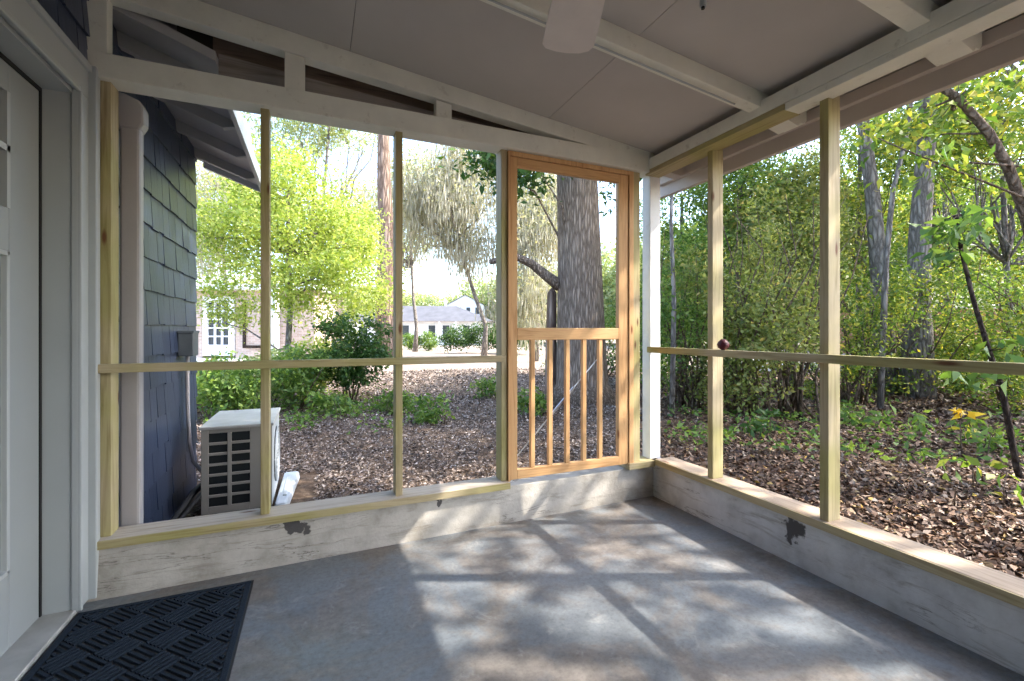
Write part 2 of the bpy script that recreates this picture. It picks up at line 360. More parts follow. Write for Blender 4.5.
# ceiling panels (3 mm joints over a dark deck)
cb = MB()
ys = [-1.6, .98, 2.62]; xs = [-.95, .17, 1.39, 2.61]
for i in range(3):
    a, b = xs[i] + .0015, xs[i + 1] - .0015
    cb.prism([(a, zc(a)), (b, zc(b)), (b, zc(b) + .012), (a, zc(a) + .012)], 'Y', -1.6, 2.90)
tag(cb.build('ceiling', 'ceiling_paint'), 'taupe sloping porch ceiling panels', 'ceiling', kind='structure')
tag(MB().prism([(-1.2, zc(-1.2) + .012), (2.64, zc(2.64) + .012), (2.64, zc(2.64) + .07), (-1.2, zc(-1.2) + .07)], 'Y', -1.65, 2.95).build('trim_1', 'seam_shade_dark'), 'dark roof deck above the ceiling panels', 'roof', kind='structure')
# interior rafters
for y0, lab in ((1.722, 'cream ceiling rafter carrying a cable, passing behind the fan blade'), (.985, 'cream ceiling rafter at the top right, nearest the camera')):
    a, b = -.95, 2.30
    o = MB().prism([(a, zc(a) - .10), (b, zc(b) - .085), (b, zc(b)), (a, zc(a))], 'Y', y0, y0 + .075).build('rafter', 'cream_paint', origin=(.7, y0, 2.5), bevel=.003)
    tag(o, lab, 'beam')
    a, b = 2.30, 2.575
    t_ = MB().prism([(a, zc(a) - .10), (b - .10, zc(b) - .105), (b - .08, zc(b) - .085), (b - .05, zc(b) - .085), (b - .03, zc(b) - .065), (b, zc(b) - .06), (b, zc(b)), (a, zc(a))], 'Y', y0 - .02, y0 + .10)
    t_.build('rafter_tail', 'cream_paint', o)
o = MB().prism([(2.30, zc(2.3) - .10), (2.50, zc(2.5) - .10), (2.575, zc(2.575) - .06), (2.575, zc(2.575)), (2.30, zc(2.3))], 'Y', 2.62, 2.70).build('rafter_tail', 'taupe_paint', origin=(2.45, 2.66, 2.4))
tag(o, 'grey rafter tail under the eave just outside the corner post', 'beam')
o = MB().tube([(a_, 1.758, zc(a_) - .1 - .004 + .0035 * (a_ + .95) / 3.2) for a_ in np.linspace(-.9, 2.05, 12)], .005, 6).build('cable', 'white_paint', origin=(.5, 1.758, 2.5))
tag(o, 'thin white cable clipped along the underside of the rafter', 'cable')
# right plate beam
timber('plate_beam', (2.20, 2.31, -1.6, 2.70, 2.372, 2.448), 'cream_paint', 'upper cream beam running along the top of the right screens', 'beam')
timber('plate_beam', (2.203, 2.31, -1.6, 1.586, 2.334, 2.370), 'cream_paint', 'lower cream beam doubled beneath the upper one, near end of the right side', 'beam')
timber('plate_beam', (2.203, 2.33, 1.590, 2.66, 2.338, 2.371), 'treated_pine_Y', 'fresh pine filler board under the cream beam near the corner', 'beam')
timber('eave_gap_shade', (2.30, 2.32, -1.6, 2.62, 2.44, 2.492), 'seam_shade_dark', 'dark strip added as painted shade in the gap between beam and ceiling', 'board', bevel=0)  # dark strip added to paint the shade of the gap above the beam
o = MB().prism([(2.585, zc(2.585) - .158), (2.625, zc(2.585) - .158), (2.625, zc(2.625)), (2.585, zc(2.585))], 'Y', -1.65, 2.95).build('fascia_board', 'taupe_paint', origin=(2.6, .6, 2.3), bevel=.003)
tag(o, 'long taupe fascia board of the eave outside the right screens', 'board')
timber('eave_board', (2.545, 2.583, -1.6, 2.93, 2.385, 2.445), 'taupe_paint', 'narrow taupe board behind the fascia of the right eave', 'board')
# house wall at left: porch part and wing
W = -.95
wl = MB()
wl.box(W - .16, W, -1.6, 1.55, -.2, 2.95); wl.box(W - .16, W, 2.53, 4.64, -.2, 2.95); wl.box(W - .16, W, 1.55, 2.53, 2.24, 2.95)
wl.box(W - 4, W - .16, 4.5, 4.64, -.2, 2.95)
wall = wl.build('wall_left', 'interior_dark'); tag(wall, 'navy shingled house wall with the white entry door', 'wall', kind='structure')
def shingles(y0, y1, z0, z1, expo=.2, off=0.0):
    mb = MB(); z = z0
    while z < z1:
        y = y0 - rnd.random() * .1
        while y < y1:
            w = rnd.choice((.10, .13, .16, .19, .22)); a = max(y, y0); b = min(y + w - .004, y1); y += w
            if b - a < .01: continue
            j = rnd.uniform(-.006, .006); th = rnd.uniform(.014, .019); top = min(z + expo + .02, z1)
            x = W + off
            mb.hexa([(x, a, z + j), (x + th, a, z + j), (x + th, b, z + j), (x, b, z + j)], [(x, a, top), (x + .004, a, top), (x + .004, b, top), (x, b, top)])
        z += expo
    return mb
s1 = shingles(2.80, 4.645, -.15, 2.80); s2 = shingles(-.2, 2.655, 2.37, 2.85, .16)
s1.v += []; o_ = len(s1.v); s1.v += s2.v; s1.f += [tuple(i + o_ for i in f) for f in s2.f]
s1.build('shingle_siding', 'navy_shingle', wall)

tag(MB().box(-1.1, 2.42, -1.75, -1.62, -.2, 2.9).build('wall_front', 'white_siding'), 'unseen white house wall added behind the camera', 'wall', kind='structure')  # unseen rear wall added to cut light from behind, white for bounce
# entry door
d = empty('door_1', (-1.05, 2.05, 0)); tag(d, 'pale grey panelled entry door with a small window at far left', 'door', kind='structure')
DX = -1.05
sl = MB(); y0, y1 = 1.585, 2.497
st = .20
sl.box(DX - .04, DX, y1 - st, y1, .02, 2.195); sl.box(DX - .04, DX, y0, y0 + st, .02, 2.195)
for a, b in ((.02, .30), (1.50, 1.66), (2.09, 2.195)): sl.box(DX - .04, DX, y0 + st, y1 - st, a, b)
sl.box(DX - .04, DX - .014, y0 + st, y1 - st, .30, 1.50)
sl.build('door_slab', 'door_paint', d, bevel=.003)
pm = MB()
for a, b, c_, e_ in ((y1 - st - .018, y1 - st, .30, 1.50), (y0 + st, y0 + st + .018, .30, 1.50), (y0 + st, y1 - st, .30, .318), (y0 + st, y1 - st, 1.482, 1.50)):
    pm.box(DX - .016, DX + .004, a, b, c_, e_)
pm.build('panel_moulding', 'white_paint', d, bevel=.003)
gl = MB().box(DX - .028, DX - .022, y0 + st, y1 - st, 1.66, 2.09).build('door_window', 'win_dark', d); gl['label'] = 'dark glass lights'
mu = MB(); mu.box(DX - .02, DX + .004, y0 + st, y1 - st, 1.868, 1.892)
mu.box(DX - .02, DX + .004, y1 - st - .02, y1 - st, 1.66, 2.09); mu.box(DX - .02, DX + .004, y0 + st, y0 + st + .02, 1.66, 2.09)
for k in (1, 2): yy = y0 + st + (y1 - y0 - 2 * st) * k / 3; mu.box(DX - .02, DX + .004, yy - .012, yy + .012, 1.66, 2.09)
mu.build('glazing_bar', 'white_paint', gl)
MB().box(DX - .03, DX + .004, y1, y1 + .012, .015, 2.212).box(DX - .03, DX + .004, y0, y1, 2.196, 2.212).box(DX - .03, DX + .02, y0, y1, .008, .020).build('weather_strip', 'black_rubber', d)
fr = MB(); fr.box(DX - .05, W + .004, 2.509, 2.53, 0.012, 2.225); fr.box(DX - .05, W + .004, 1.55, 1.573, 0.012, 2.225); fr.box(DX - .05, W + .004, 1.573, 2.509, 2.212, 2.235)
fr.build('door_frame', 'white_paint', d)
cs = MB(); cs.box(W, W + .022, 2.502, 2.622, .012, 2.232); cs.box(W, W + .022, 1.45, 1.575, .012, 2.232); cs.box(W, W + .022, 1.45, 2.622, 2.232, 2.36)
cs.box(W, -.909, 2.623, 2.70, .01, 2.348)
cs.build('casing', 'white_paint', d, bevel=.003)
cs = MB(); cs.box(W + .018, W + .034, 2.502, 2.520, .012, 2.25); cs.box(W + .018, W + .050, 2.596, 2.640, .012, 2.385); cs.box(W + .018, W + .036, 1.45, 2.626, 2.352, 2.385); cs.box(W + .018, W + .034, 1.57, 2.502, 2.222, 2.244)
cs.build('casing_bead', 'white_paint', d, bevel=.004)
tag(MB().box(-1.08, -.935, 1.50, 2.52, 0, .022).build('door_sill', 'hvac_top', origin=(-1.0, 2, 0), bevel=.004), 'pale grey threshold strip at the foot of the entry door', 'threshold')

# door mat: diagonal basket weave of raised bars
mx0, mx1, my0, my1 = -.93, -.275, 1.50, 2.505
e = empty('door_mat', ((mx0 + mx1) / 2, (my0 + my1) / 2, 0)); tag(e, 'dark navy ribbed door mat with a basket weave pattern, before the entry door', 'doormat')
MB().box(mx0, mx1, my0, my1, 0, .006).build('mat_base', 'black_rubber', e)
bd = MB(); w = .022
for b in ((mx0 + .008, mx1 - .008, my0 + .008, my0 + .008 + w), (mx0 + .008, mx1 - .008, my1 - .008 - w, my1 - .008), (mx0 + .008, mx0 + .008 + w, my0 + .03, my1 - .03), (mx1 - .008 - w, mx1 - .008, my0 + .03, my1 - .03)):
    bd.box(*b, .006, .011)
bd.build('mat_border', 'mat_pile', e, bevel=.002)
rb = MB(); cell = .112; nb = 5
ix0, ix1, iy0, iy1 = mx0 + .036, mx1 - .036, my0 + .036, my1 - .036
def clip(p, q):
    t0, t1 = 0, 1; dx, dy = q[0] - p[0], q[1] - p[1]
    for pp, qq in ((-dx, p[0] - ix0), (dx, ix1 - p[0]), (-dy, p[1] - iy0), (dy, iy1 - p[1])):
        if abs(pp) < 1e-9:
            if qq < 0: return None
        else:
            r_ = qq / pp
            if pp < 0: t0 = max(t0, r_)
            else: t1 = min(t1, r_)
    if t1 - t0 < .08: return None
    return (p[0] + dx * t0, p[1] + dy * t0), (p[0] + dx * t1, p[1] + dy * t1)
cx, cy = (mx0 + mx1) / 2, (my0 + my1) / 2; q2 = math.sqrt(.5)
for i in range(-8, 9):
    for j in range(-8, 9):
        for k in range(nb):
            f_ = (k + .5) / nb
            if (i + j) % 2: a_, b_ = (i, j + f_), (i + .96, j + f_)
            else: a_, b_ = (i + f_, j), (i + f_, j + .96)
            P_ = [(cx + cell * q2 * (u - v), cy + cell * q2 * (u + v)) for u, v in (a_, b_)]
            c_ = clip(*P_)
            if not c_: continue
            (ax, ay), (bx, by) = c_; L = math.hypot(bx - ax, by - ay); nx, ny = -(by - ay) / L * .0068, (bx - ax) / L * .0068
            rb.hexa([(ax - nx, ay - ny, .006), (bx - nx, by - ny, .006), (bx + nx, by + ny, .006), (ax + nx, ay + ny, .006)],
                    [(ax - nx * .7, ay - ny * .7, .0125), (bx - nx * .7, by - ny * .7, .0125), (bx + nx * .7, by + ny * .7, .0125), (ax + nx * .7, ay + ny * .7, .0125)])
rb.build('ribbed_pile', 'mat_pile', e)

# screen door
d = empty('door_2', (1.6, 2.67, .255)); tag(d, 'orange cedar screen door with five balusters in its lower half', 'door', kind='structure')
yf, yb = 2.648, 2.685
MB().box(1.112, 1.128, 2.640, 2.745, .256, 2.345).box(2.045, 2.084, 2.640, 2.745, .256, 2.345).box(1.128, 2.045, 2.640, 2.745, 2.315, 2.345).build('door_frame', 'cedar_Z', d, bevel=.002)
MB().box(1.131, 1.178, yf, yb, .262, 2.312).build('stile', 'cedar_Z', d, bevel=.003)
MB().box(1.960, 2.042, yf, yb, .262, 2.312).build('stile', 'cedar_Z', d, bevel=.003)
MB().box(1.178, 1.960, yf, yb, 2.255, 2.312).build('top_rail', 'cedar_X', d, bevel=.003)
MB().box(1.178, 1.960, yf, yb, 1.148, 1.227).build('mid_rail', 'cedar_X', d, bevel=.003)
MB().box(1.178, 1.960, yf, yb, .262, .322).build('bottom_rail', 'cedar_X', d, bevel=.003)
for xx in (1.290, 1.420, 1.550, 1.681, 1.812):
    MB().box(xx - .015, xx + .015, yf + .004, yb - .004, .322, 1.148).build('baluster', 'cedar_Z', d, bevel=.003)
rp = MB().tube([(1.17, yb + .008, .372), (1.81, yb + .008, 1.01)], .004, 8).build('turnbuckle_rod', 'steel', d); rp['label'] = 'thin steel brace rod'
MB().tube([(1.44, yb + .008, .641), (1.62, yb + .008, .821)], .009, 8).build('turnbuckle', 'steel', rp)

# ceiling fan (only one blade reaches into the picture)
fx, fy, fz = .60, .863, 2.2
e = empty('ceiling_fan', (fx, fy, fz)); tag(e, 'ceiling fan with pale blades, one blade tip hanging into view at the top', 'ceiling fan')
MB().tube([(fx, fy, zc(fx)), (fx, fy, zc(fx) - .05), (fx, fy, zc(fx) - .06)], [.07, .06, .02], 20).build('canopy', 'fan_white', e)
MB().tube([(fx, fy, zc(fx) - .05), (fx, fy, 2.28)], .012, 10).build('downrod', 'fan_white', e)
MB().tube([(fx, fy, 2.30), (fx, fy, 2.285), (fx, fy, 2.25), (fx, fy, 2.21), (fx, fy, 2.18), (fx, fy, 2.165)], [.03, .08, .105, .105, .08, .04], 24).build('motor_housing', 'fan_white', e)
ba = math.atan2(1.42 - fy, .823 - fx)
for k in range(4):
    a = ba + k * math.pi / 2; ca, sa = math.cos(a), math.sin(a)
    def BP(r_, w_, z_): return (fx + ca * r_ - sa * w_, fy + sa * r_ + ca * w_, fz + z_ + w_ * .12)
    ol = [(.16, -.052), (.25, -.072), (.45, -.084), (.545, -.088), (.575, -.075), (.594, -.045), (.602, 0), (.600, .04), (.590, .075), (.57, .088), (.45, .084), (.25, .072), (.16, .052)]
    n = len(ol); b_ = MB(); b_.add([BP(r_, w_, 0) for r_, w_ in ol] + [BP(r_, w_, .007) for r_, w_ in ol], [tuple(range(n))[::-1], tuple(range(n, 2 * n))] + [(i, (i + 1) % n, n + (i + 1) % n, n + i) for i in range(n)])
    b_.build('blade', 'fan_white', e)
    ir = MB(); ir.hexa([BP(.09, -.02, -.008), BP(.20, -.035, -.008), BP(.20, .035, -.008), BP(.09, .02, -.008)], [BP(.09, -.02, 0), BP(.20, -.035, 0), BP(.20, .035, 0), BP(.09, .02, 0)]); ir.build('blade_bracket', 'fan_white', e)
hx, hy = 1.396, 1.345
e = empty('cable_stub', (hx, hy, zc(hx))); tag(e, 'short white fitting with a dark end hanging from the ceiling at the top edge', 'ceiling fitting')
MB().tube([(hx, hy, zc(hx)), (hx, hy, zc(hx) - .112)], .013, 12).build('sleeve', 'white_paint', e)
MB().tube([(hx, hy, zc(hx) - .112), (hx, hy, zc(hx) - .12)], .007, 10).build('end', 'black_rubber', e)
# dark red ball on the right rail
bm = bmesh.new(); bmesh.ops.create_icosphere(bm, subdivisions=3, radius=.033)
for v in bm.verts: v.co *= 1 + .12 * math.sin(v.co.x * 300) * math.sin(v.co.y * 280) * math.sin(v.co.z * 290 + 1)
me = bpy.data.meshes.new('red_ball'); bm.to_mesh(me); bm.free()
o = link('red_ball', me, 'ball_red', None, (2.250, 2.012, 1.124), smooth=True); tag(o, 'small dark red textured ball sitting on the right rail beside a stud', 'ball')

# ------------------------------------------------------------------ wing of the house: eave, downspout, pipes
e = empty('house_eave', (-.7, 3.9, 2.7)); tag(e, 'grey open eave of the navy house wing with its lookouts and white edge board', 'eave')
def ez(X): return 2.755 - (X + .95) * .37
MB().prism([(-.95, ez(-.95)), (-.47, ez(-.47)), (-.47, zc(-.47)), (-.95, zc(-.95))], 'Y', 2.885, 2.90).build('end_board', 'soffit_grey', e)
MB().prism([(-.66, zc(-.66) - .10), (-.50, zc(-.5) - .13), (-.50, zc(-.5)), (-.66, zc(-.66))], 'Y', 2.84, 2.88).build('hole_shade', 'seam_shade_dark', e)  # dark block added to paint the shaded hole left of the weathered board
MB().prism([(-2.6, ez(-2.6)), (-.47, ez(-.47)), (-.47, ez(-.47) + .05), (-2.6, ez(-2.6) + .05)], 'Y', 2.72, 4.95).build('soffit', 'soffit_grey', e)
MB().prism([(-.485, ez(-.48) - .05), (-.455, ez(-.46) - .05), (-.455, ez(-.46) + .07), (-.485, ez(-.48) + .07)], 'Y', 2.93, 4.97).build('fascia', 'white_paint', e)
for yy in (2.95, 3.48, 4.02, 4.56):
    MB().prism([(-.945, ez(-.945) - .075), (-.56, ez(-.56) - .075), (-.49, ez(-.49) - .03), (-.49, ez(-.49)), (-.945, ez(-.945))], 'Y', yy, yy + .045).build('lookout', 'soffit_grey', e)
MB().prism([(-.945, ez(-.945) - .05), (-.47, ez(-.47) - .05), (-.47, ez(-.47) + .07), (-.945, ez(-.945) + .07)], 'Y', 4.92, 4.96).build('barge_board', 'soffit_grey', e)
e = empty('downspout', (-.85, 2.84, -.1)); tag(e, 'white-grey downspout between the left stud and the navy shingles', 'downspout')
MB().box(-.885, -.802, 2.80, 2.865, -.1, 2.24).build('pipe', 'downspout_grey', e, bevel=.012)
MB().prism([(-.885, 2.20), (-.802, 2.20), (-.785, 2.235), (-.785, 2.31), (-.80, 2.345), (-.86, 2.37), (-.93, 2.38), (-.93, 2.27), (-.90, 2.25)], 'Y', 2.795, 2.875).build('elbow', 'downspout_grey', e, bevel=.01)
e = empty('electrical_box', (-.9, 4.12, 1.0)); tag(e, 'dark grey disconnect box on the navy wall with a conduit below it', 'electrical box')
MB().box(-.935, -.84, 4.05, 4.22, 1.02, 1.205).build('box_body', 'conduit_grey', e, bevel=.006)
MB().box(-.94, -.835, 4.045, 4.225, 1.19, 1.21).build('box_lid', 'conduit_grey', e, bevel=.003)
MB().tube([(-.90, 4.17, 1.02), (-.905, 4.18, .9), (-.905, 4.20, .60), (-.90, 4.22, .35), (-.87, 4.20, .2), (-.80, 4.15, .12), (-.72, 4.1, .1)], .014, 8).build('conduit', 'downspout_grey', e, smooth=True)
for nm, off, r_ in (('refrigerant_hose', 0, .022), ('drain_hose', .06, .014)):
    o = MB().tube([(-.74 + off, 4.0, .10), (-.80 + off, 3.85, .06), (-.86 + off * .6, 3.6, -.04), (-.88 + off, 3.3, -.08), (-.84 + off, 3.05, -.09), (-.80 + off, 2.85, -.09)], r_, 8).build(nm, 'black_rubber', origin=(-.8, 3.4, -.1), smooth=True)
    tag(o, 'thick black insulated hose curving along the foot of the navy wall' if off == 0 else 'thinner black hose beside the thick one, wrapped with pale tape', 'hose')
    if off: MB().tube([(-.86 + off * .8, 3.47, -.055), (-.87 + off, 3.40, -.065)], r_ + .006, 8).build('tape', 'tape_blue', o)

# air conditioner
ax0, ax1, ay0, ay1, az0, az1 = -.743, -.30, 3.80, 4.52, -.09, .53
e = empty('air_conditioner', ((ax0 + ax1) / 2, (ay0 + ay1) / 2, az0)); tag(e, 'beige outdoor air conditioner unit with black louvred side, beside the navy wall', 'air conditioner')
fw = .07; cols = 2; rows = 7
gx0, gx1, gz0, gz1 = ax0 + .045, ax0 + .30, az0 + .05, az1 - .05
MB().box(ax0 + .012, ax1 - .012, ay0 + .012, ay1 - .012, az0, az1 - .03).build('coil', 'coil_black', e)
cp = MB()
cp.box(ax0, gx0, ay0, ay0 + .02, az0, az1 - .022); cp.box(gx1, ax1, ay0, ay0 + .02, az0, az1 - .022)
cp.box(gx0, gx1, ay0, ay0 + .02, gz1, az1 - .022); cp.box(gx0, gx1, ay0, ay0 + .02, az0, gz0)
cp.box(ax0, ax0 + .02, ay0 + .02, ay1 - .02, az0, az1 - .022); cp.box(ax0, ax1 - .02, ay1 - .02, ay1, az0, az1 - .022)
cp.build('casing', 'hvac_beige', e, bevel=.003)
gr = MB(); gm = (gx0 + gx1) / 2
gr.box(gm - .012, gm + .012, ay0 - .004, ay0 + .016, gz0, gz1)
for k in range(1, rows):
    zz = gz0 + (gz1 - gz0) * k / rows; gr.box(gx0, gx1, ay0 - .002, ay0 + .014, zz - .009, zz + .009)
gr.build('side_grille', 'hvac_beige', e, bevel=.002)
MB().box(ax1 - .02, ax1, ay0 + .021, ay1 - .01, az0, az1 - .02).build('front_panel', 'hvac_white', e, bevel=.003)
cyf, czf = (ay0 + ay1) / 2 + .02, (az0 + az1) / 2 - .01
fg = MB()
for rr in (.07, .12, .17, .22):
    fg.tube([(ax1 + .012, cyf + rr * math.cos(t), czf + rr * math.sin(t)) for t in np.linspace(0, 2 * math.pi, 33)], .004, 5, False)
for k in range(12):
    t = k * math.pi / 6; fg.tube([(ax1 + .012, cyf + .04 * math.cos(t), czf + .04 * math.sin(t)), (ax1 + .008, cyf + .225 * math.cos(t), czf + .225 * math.sin(t))], .004, 5)
fg.build('fan_grille', 'hvac_white', e)
MB().tube([(ax1 - .005, cyf, czf), (ax1 + .004, cyf, czf)], .22, 32).build('fan_opening', 'coil_black', e)
tp = MB().box(ax0 - .012, ax1 + .012, ay0 - .012, ay1 + .012, az1 - .022, az1).build('top_cover', 'hvac_top', e, bevel=.006)
for xx in (ax0 + .05, ax1 - .09):
    MB().box(xx, xx + .04, ay0 + .05, ay1 - .05, az0 - .05, az0).build('foot', 'coil_black', e)
o = MB().hexa([(-.285, 3.75, -.13), (-.19, 3.75, -.13), (-.13, 4.55, -.13), (-.27, 4.55, -.13)], [(-.28, 3.76, -.06), (-.20, 3.76, -.06), (-.14, 4.54, -.05), (-.26, 4.54, -.05)])
o = o.build('splash_block', 'hvac_white', origin=(-.16, 4.2, -.11), bevel=.02); tag(o, 'white plastic trough lying on the mulch beside the air conditioner', 'splash block')
MB().box(-.235, -.205, 3.90, 4.4, -.06, -.045).build('raised_rib', 'hvac_white', o, bevel=.005)

# ------------------------------------------------------------------ ground
def gz(x, y):
    return -.12 + .035 * np.sin(x * .9 + 1.3) * np.cos(y * .8) + .02 * np.sin(x * 2.3 + y * 1.9) + .10 * np.clip((x - 2.2) / 1.5, 0, 1) * np.clip(1 - (x - 4) / 10, 0, 1)
def grid(name, xs, ys, m, zf):
    xx, yy = np.meshgrid(xs, ys); v = np.stack([xx, yy, zf(xx, yy)], -1).reshape(-1, 3)
    nx, ny = len(xs), len(ys)
    f = [(j * nx + i, j * nx + i + 1, (j + 1) * nx + i + 1, (j + 1) * nx + i) for j in range(ny - 1) for i in range(nx - 1)]
    me = bpy.data.meshes.new(name); me.from_pydata(v.tolist(), [], f); return link(name, me, m, None, (0, 0, 0), smooth=True)
def gfar(x, y): return gz(x, y) - .30 * ((x < 2.3) & (x > -1.2) & (y < 2.7))
axs = np.concatenate([np.linspace(-120, -14, 12), np.linspace(-12, 26, 153), np.linspace(29, 140, 16)])
ays = np.concatenate([np.linspace(-40, -8, 8), np.linspace(-6, 24, 121), np.linspace(27, 160, 20)])
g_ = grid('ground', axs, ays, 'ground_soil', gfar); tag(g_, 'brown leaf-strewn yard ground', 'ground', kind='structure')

def quads(name, c, d, w, L, W_, m, parent=None, curl=.12, o3=(0, 0, 0)):
    n = len(c); nr = np.cross(d, w)
    mid = c + d * (L * .45)[:, None]
    lift = nr * (W_ * .22)[:, None]
    v = np.empty((n, 4, 3)); v[:, 0] = c; v[:, 1] = mid + w * (W_ * .5)[:, None] + lift
    v[:, 2] = c + d * L[:, None] - nr * (L * curl)[:, None]; v[:, 3] = mid - w * (W_ * .5)[:, None] + lift
    v -= np.array(o3)
    me = bpy.data.meshes.new(name); me.vertices.add(4 * n); me.vertices.foreach_set('co', v.reshape(-1))
    me.loops.add(4 * n); me.loops.foreach_set('vertex_index', np.arange(4 * n, dtype=np.int32))
    me.polygons.add(n); me.polygons.foreach_set('loop_start', np.arange(0, 4 * n, 4, dtype=np.int32))
    me.polygons.foreach_set('loop_total', np.full(n, 4, dtype=np.int32))
    me.update(calc_edges=True)
    ob = link(name, me, m, parent, None if parent else o3); return ob
def unit(v): return v / np.maximum(np.linalg.norm(v, axis=1, keepdims=True), 1e-9)
def frame(rg, n, flat=0.0, droop=0.0):
    d = rg.normal(size=(n, 3)); d[:, 2] = d[:, 2] * (1 - flat) - droop; d = unit(d)
    w = rg.normal(size=(n, 3)); w[:, 2] *= (1 - flat); w = unit(w - d * np.sum(w * d, 1, keepdims=True)); return d, w

rg = np.random.default_rng(11)
def litter(name, label, n, m, sizes, region, ratio, flat=.75):
    P = region(n); x, y = P[:, 0], P[:, 1]; n = len(x)
    c = np.stack([x, y, gz(x, y) + rg.uniform(.0, .035, n)], 1)
    d, w = frame(rg, n, flat); L = rg.uniform(*sizes, n)
    dist = np.hypot(x, y); L = L * np.clip(dist / 6, 1, 3)
    o = quads(name, c, d, w, L, L * rg.uniform(*ratio, n), m); tag(o, label, 'leaf litter', kind='stuff'); return o
def polar(a0, a1, r0, r1, px0, px1):
    def reg(n):
        dep = np.exp(rg.uniform(math.log(r0), math.log(r1), n)); px = rg.uniform(px0, px1, n); a = (px - 512) / 455
        x = dep * (SN + a * CS); y = dep * (CS - a * SN)
        k = ~((x < 2.44) & (y < 2.80)) & ~((x < -.84) & (y < 4.8)) & ~((x > -.80) & (x < -.0) & (y > 3.7) & (y < 4.7)) & (a0 < x)
        return np.stack([x, y], 1)[k]
    return reg
litter('leaf_litter', 'brown fallen leaves covering the shady ground beyond the right curb', 95000, 'litter_brown', (.028, .065), polar(2.4, 0, 2.0, 15, 640, 1250), (.35, .7))
litter('bark_mulch', 'grey-brown mulch of chips and leaves covering the yard beyond the left screens', 110000, 'litter_grey', (.018, .048), polar(-5, 0, 2.6, 15, 100, 645), (.3, .6))

# ------------------------------------------------------------------ plants
def wob(rg, p, q, n, amt):
    p, q = np.array(p, float), np.array(q, float); L = np.linalg.norm(q - p)
    pts = [p + (q - p) * t for t in np.linspace(0, 1, n)]
    return [tuple(pt + (rg.normal(size=3) * amt * L if 0 < i < n - 1 else 0)) for i, pt in enumerate(pts)]
def plant(name, label, cat, base, trunk, rad, crown, leaf, nleaf, lsize, ncl, spread, seed, barkm='bark_twig', moss=0, group=None, nbr=24, stems=None, ratio=.45, droop=.25, flat=.2, shell=.5, branches=(), brr=.35):
    """trunk: list of points; crown: list of (centre, radii) ellipsoids"""
    rg = np.random.default_rng(seed); base = np.array(base, float)
    e = empty(name, tuple(base)); tag(e, label, cat, group)
    cl = []
    wts = np.array([r[0] * r[1] * r[2] for c, r in crown]) ** .67; wts = wts / wts.sum()
    for (c, r), wt in zip(crown, wts):
        k = max(3, int(ncl * wt)); u = unit(rg.normal(size=(k, 3))) * (rg.uniform(shell ** 3, 1, (k, 1)) ** (1 / 3)); cl.append(np.array(c) + u * np.array(r))
    cl = np.concatenate(cl) if cl else np.zeros((0, 3))
    tb = MB(); T = [np.array(p, float) for p in trunk]
    if len(T) > 1:
        n = len(T); rr = [rad * (1 - .55 * i / (n - 1)) for i in range(n)]
        if rad > .12: rr[0] *= 1.35
        tb.tube([tuple(p) for p in T], rr, 20 if rad > .3 else 10 if rad > .05 else 6)
    for st in (stems or []): MB().tube(st[0], st[1], 6).build('stem', barkm, e, smooth=True)
    for bpath, br in branches: tb.tube(bpath, [br * (1 - .6 * i / (len(bpath) - 1)) for i in range(len(bpath))], 8)
    if nbr and len(cl) and len(T) > 1:
        for k in rg.choice(len(cl), min(nbr, len(cl)), replace=False):
            q = cl[k]; cand = [p for p in T if p[2] < q[2] + .1] or [T[0]]
            p = min(cand, key=lambda p: np.linalg.norm(p - q) + .6 * (q[2] - p[2])); ppath = wob(rg, p, q, 5, .06)
            r0 = max(.006, min(rad * brr, .02 * np.linalg.norm(q - p))); tb.tube(ppath, [r0 * (1 - .8 * i / 4) for i in range(5)], 5)
    if tb.v: tb.build('trunk', barkm, e, smooth=True)
    if nleaf and len(cl):
        idx = rg.integers(0, len(cl), nleaf); c = cl[idx] + rg.normal(size=(nleaf, 3)) * spread * np.array([1, 1, .75])
        c[:, 2] = np.maximum(c[:, 2], base[2] + .02)
        d, w = frame(rg, nleaf, flat, droop); L = lsize * rg.uniform(.6, 1.35, nleaf)
        quads('foliage', c, d, w, L, L * ratio * rg.uniform(.8, 1.2, nleaf), leaf, e, o3=tuple(base))
    if moss:
        k = rg.integers(0, len(cl), moss); c = cl[k] + rg.normal(size=(moss, 3)) * spread * .9
        c[:, 2] -= rg.uniform(0, 1, moss) ** 2 * spread * 2.2
        d = np.tile([0., 0., -1.], (moss, 1)) + rg.normal(size=(moss, 3)) * .12; d = unit(d); w = rg.normal(size=(moss, 3)); w = unit(w - d * np.sum(w * d, 1, keepdims=True))
        L = spread * rg.uniform(.35, 1.1, moss)
        quads('hanging_moss', c, d, w, L, L * .10, 'moss', e, o3=tuple(base), curl=0)['kind'] = 'stuff'
    return e
def G(px, dep):
    x, y = spot(px, dep); return (x, y, float(gz(x, y)))
def up(base, pts):      # trunk from base through offsets
    return [base] + [(base[0] + dx, base[1] + dy, base[2] + dz) for dx, dy, dz in pts]
def ell(px, py, dep, rx, rz, ry=None): return (at(px, py, dep), (rx, ry or rx, rz))

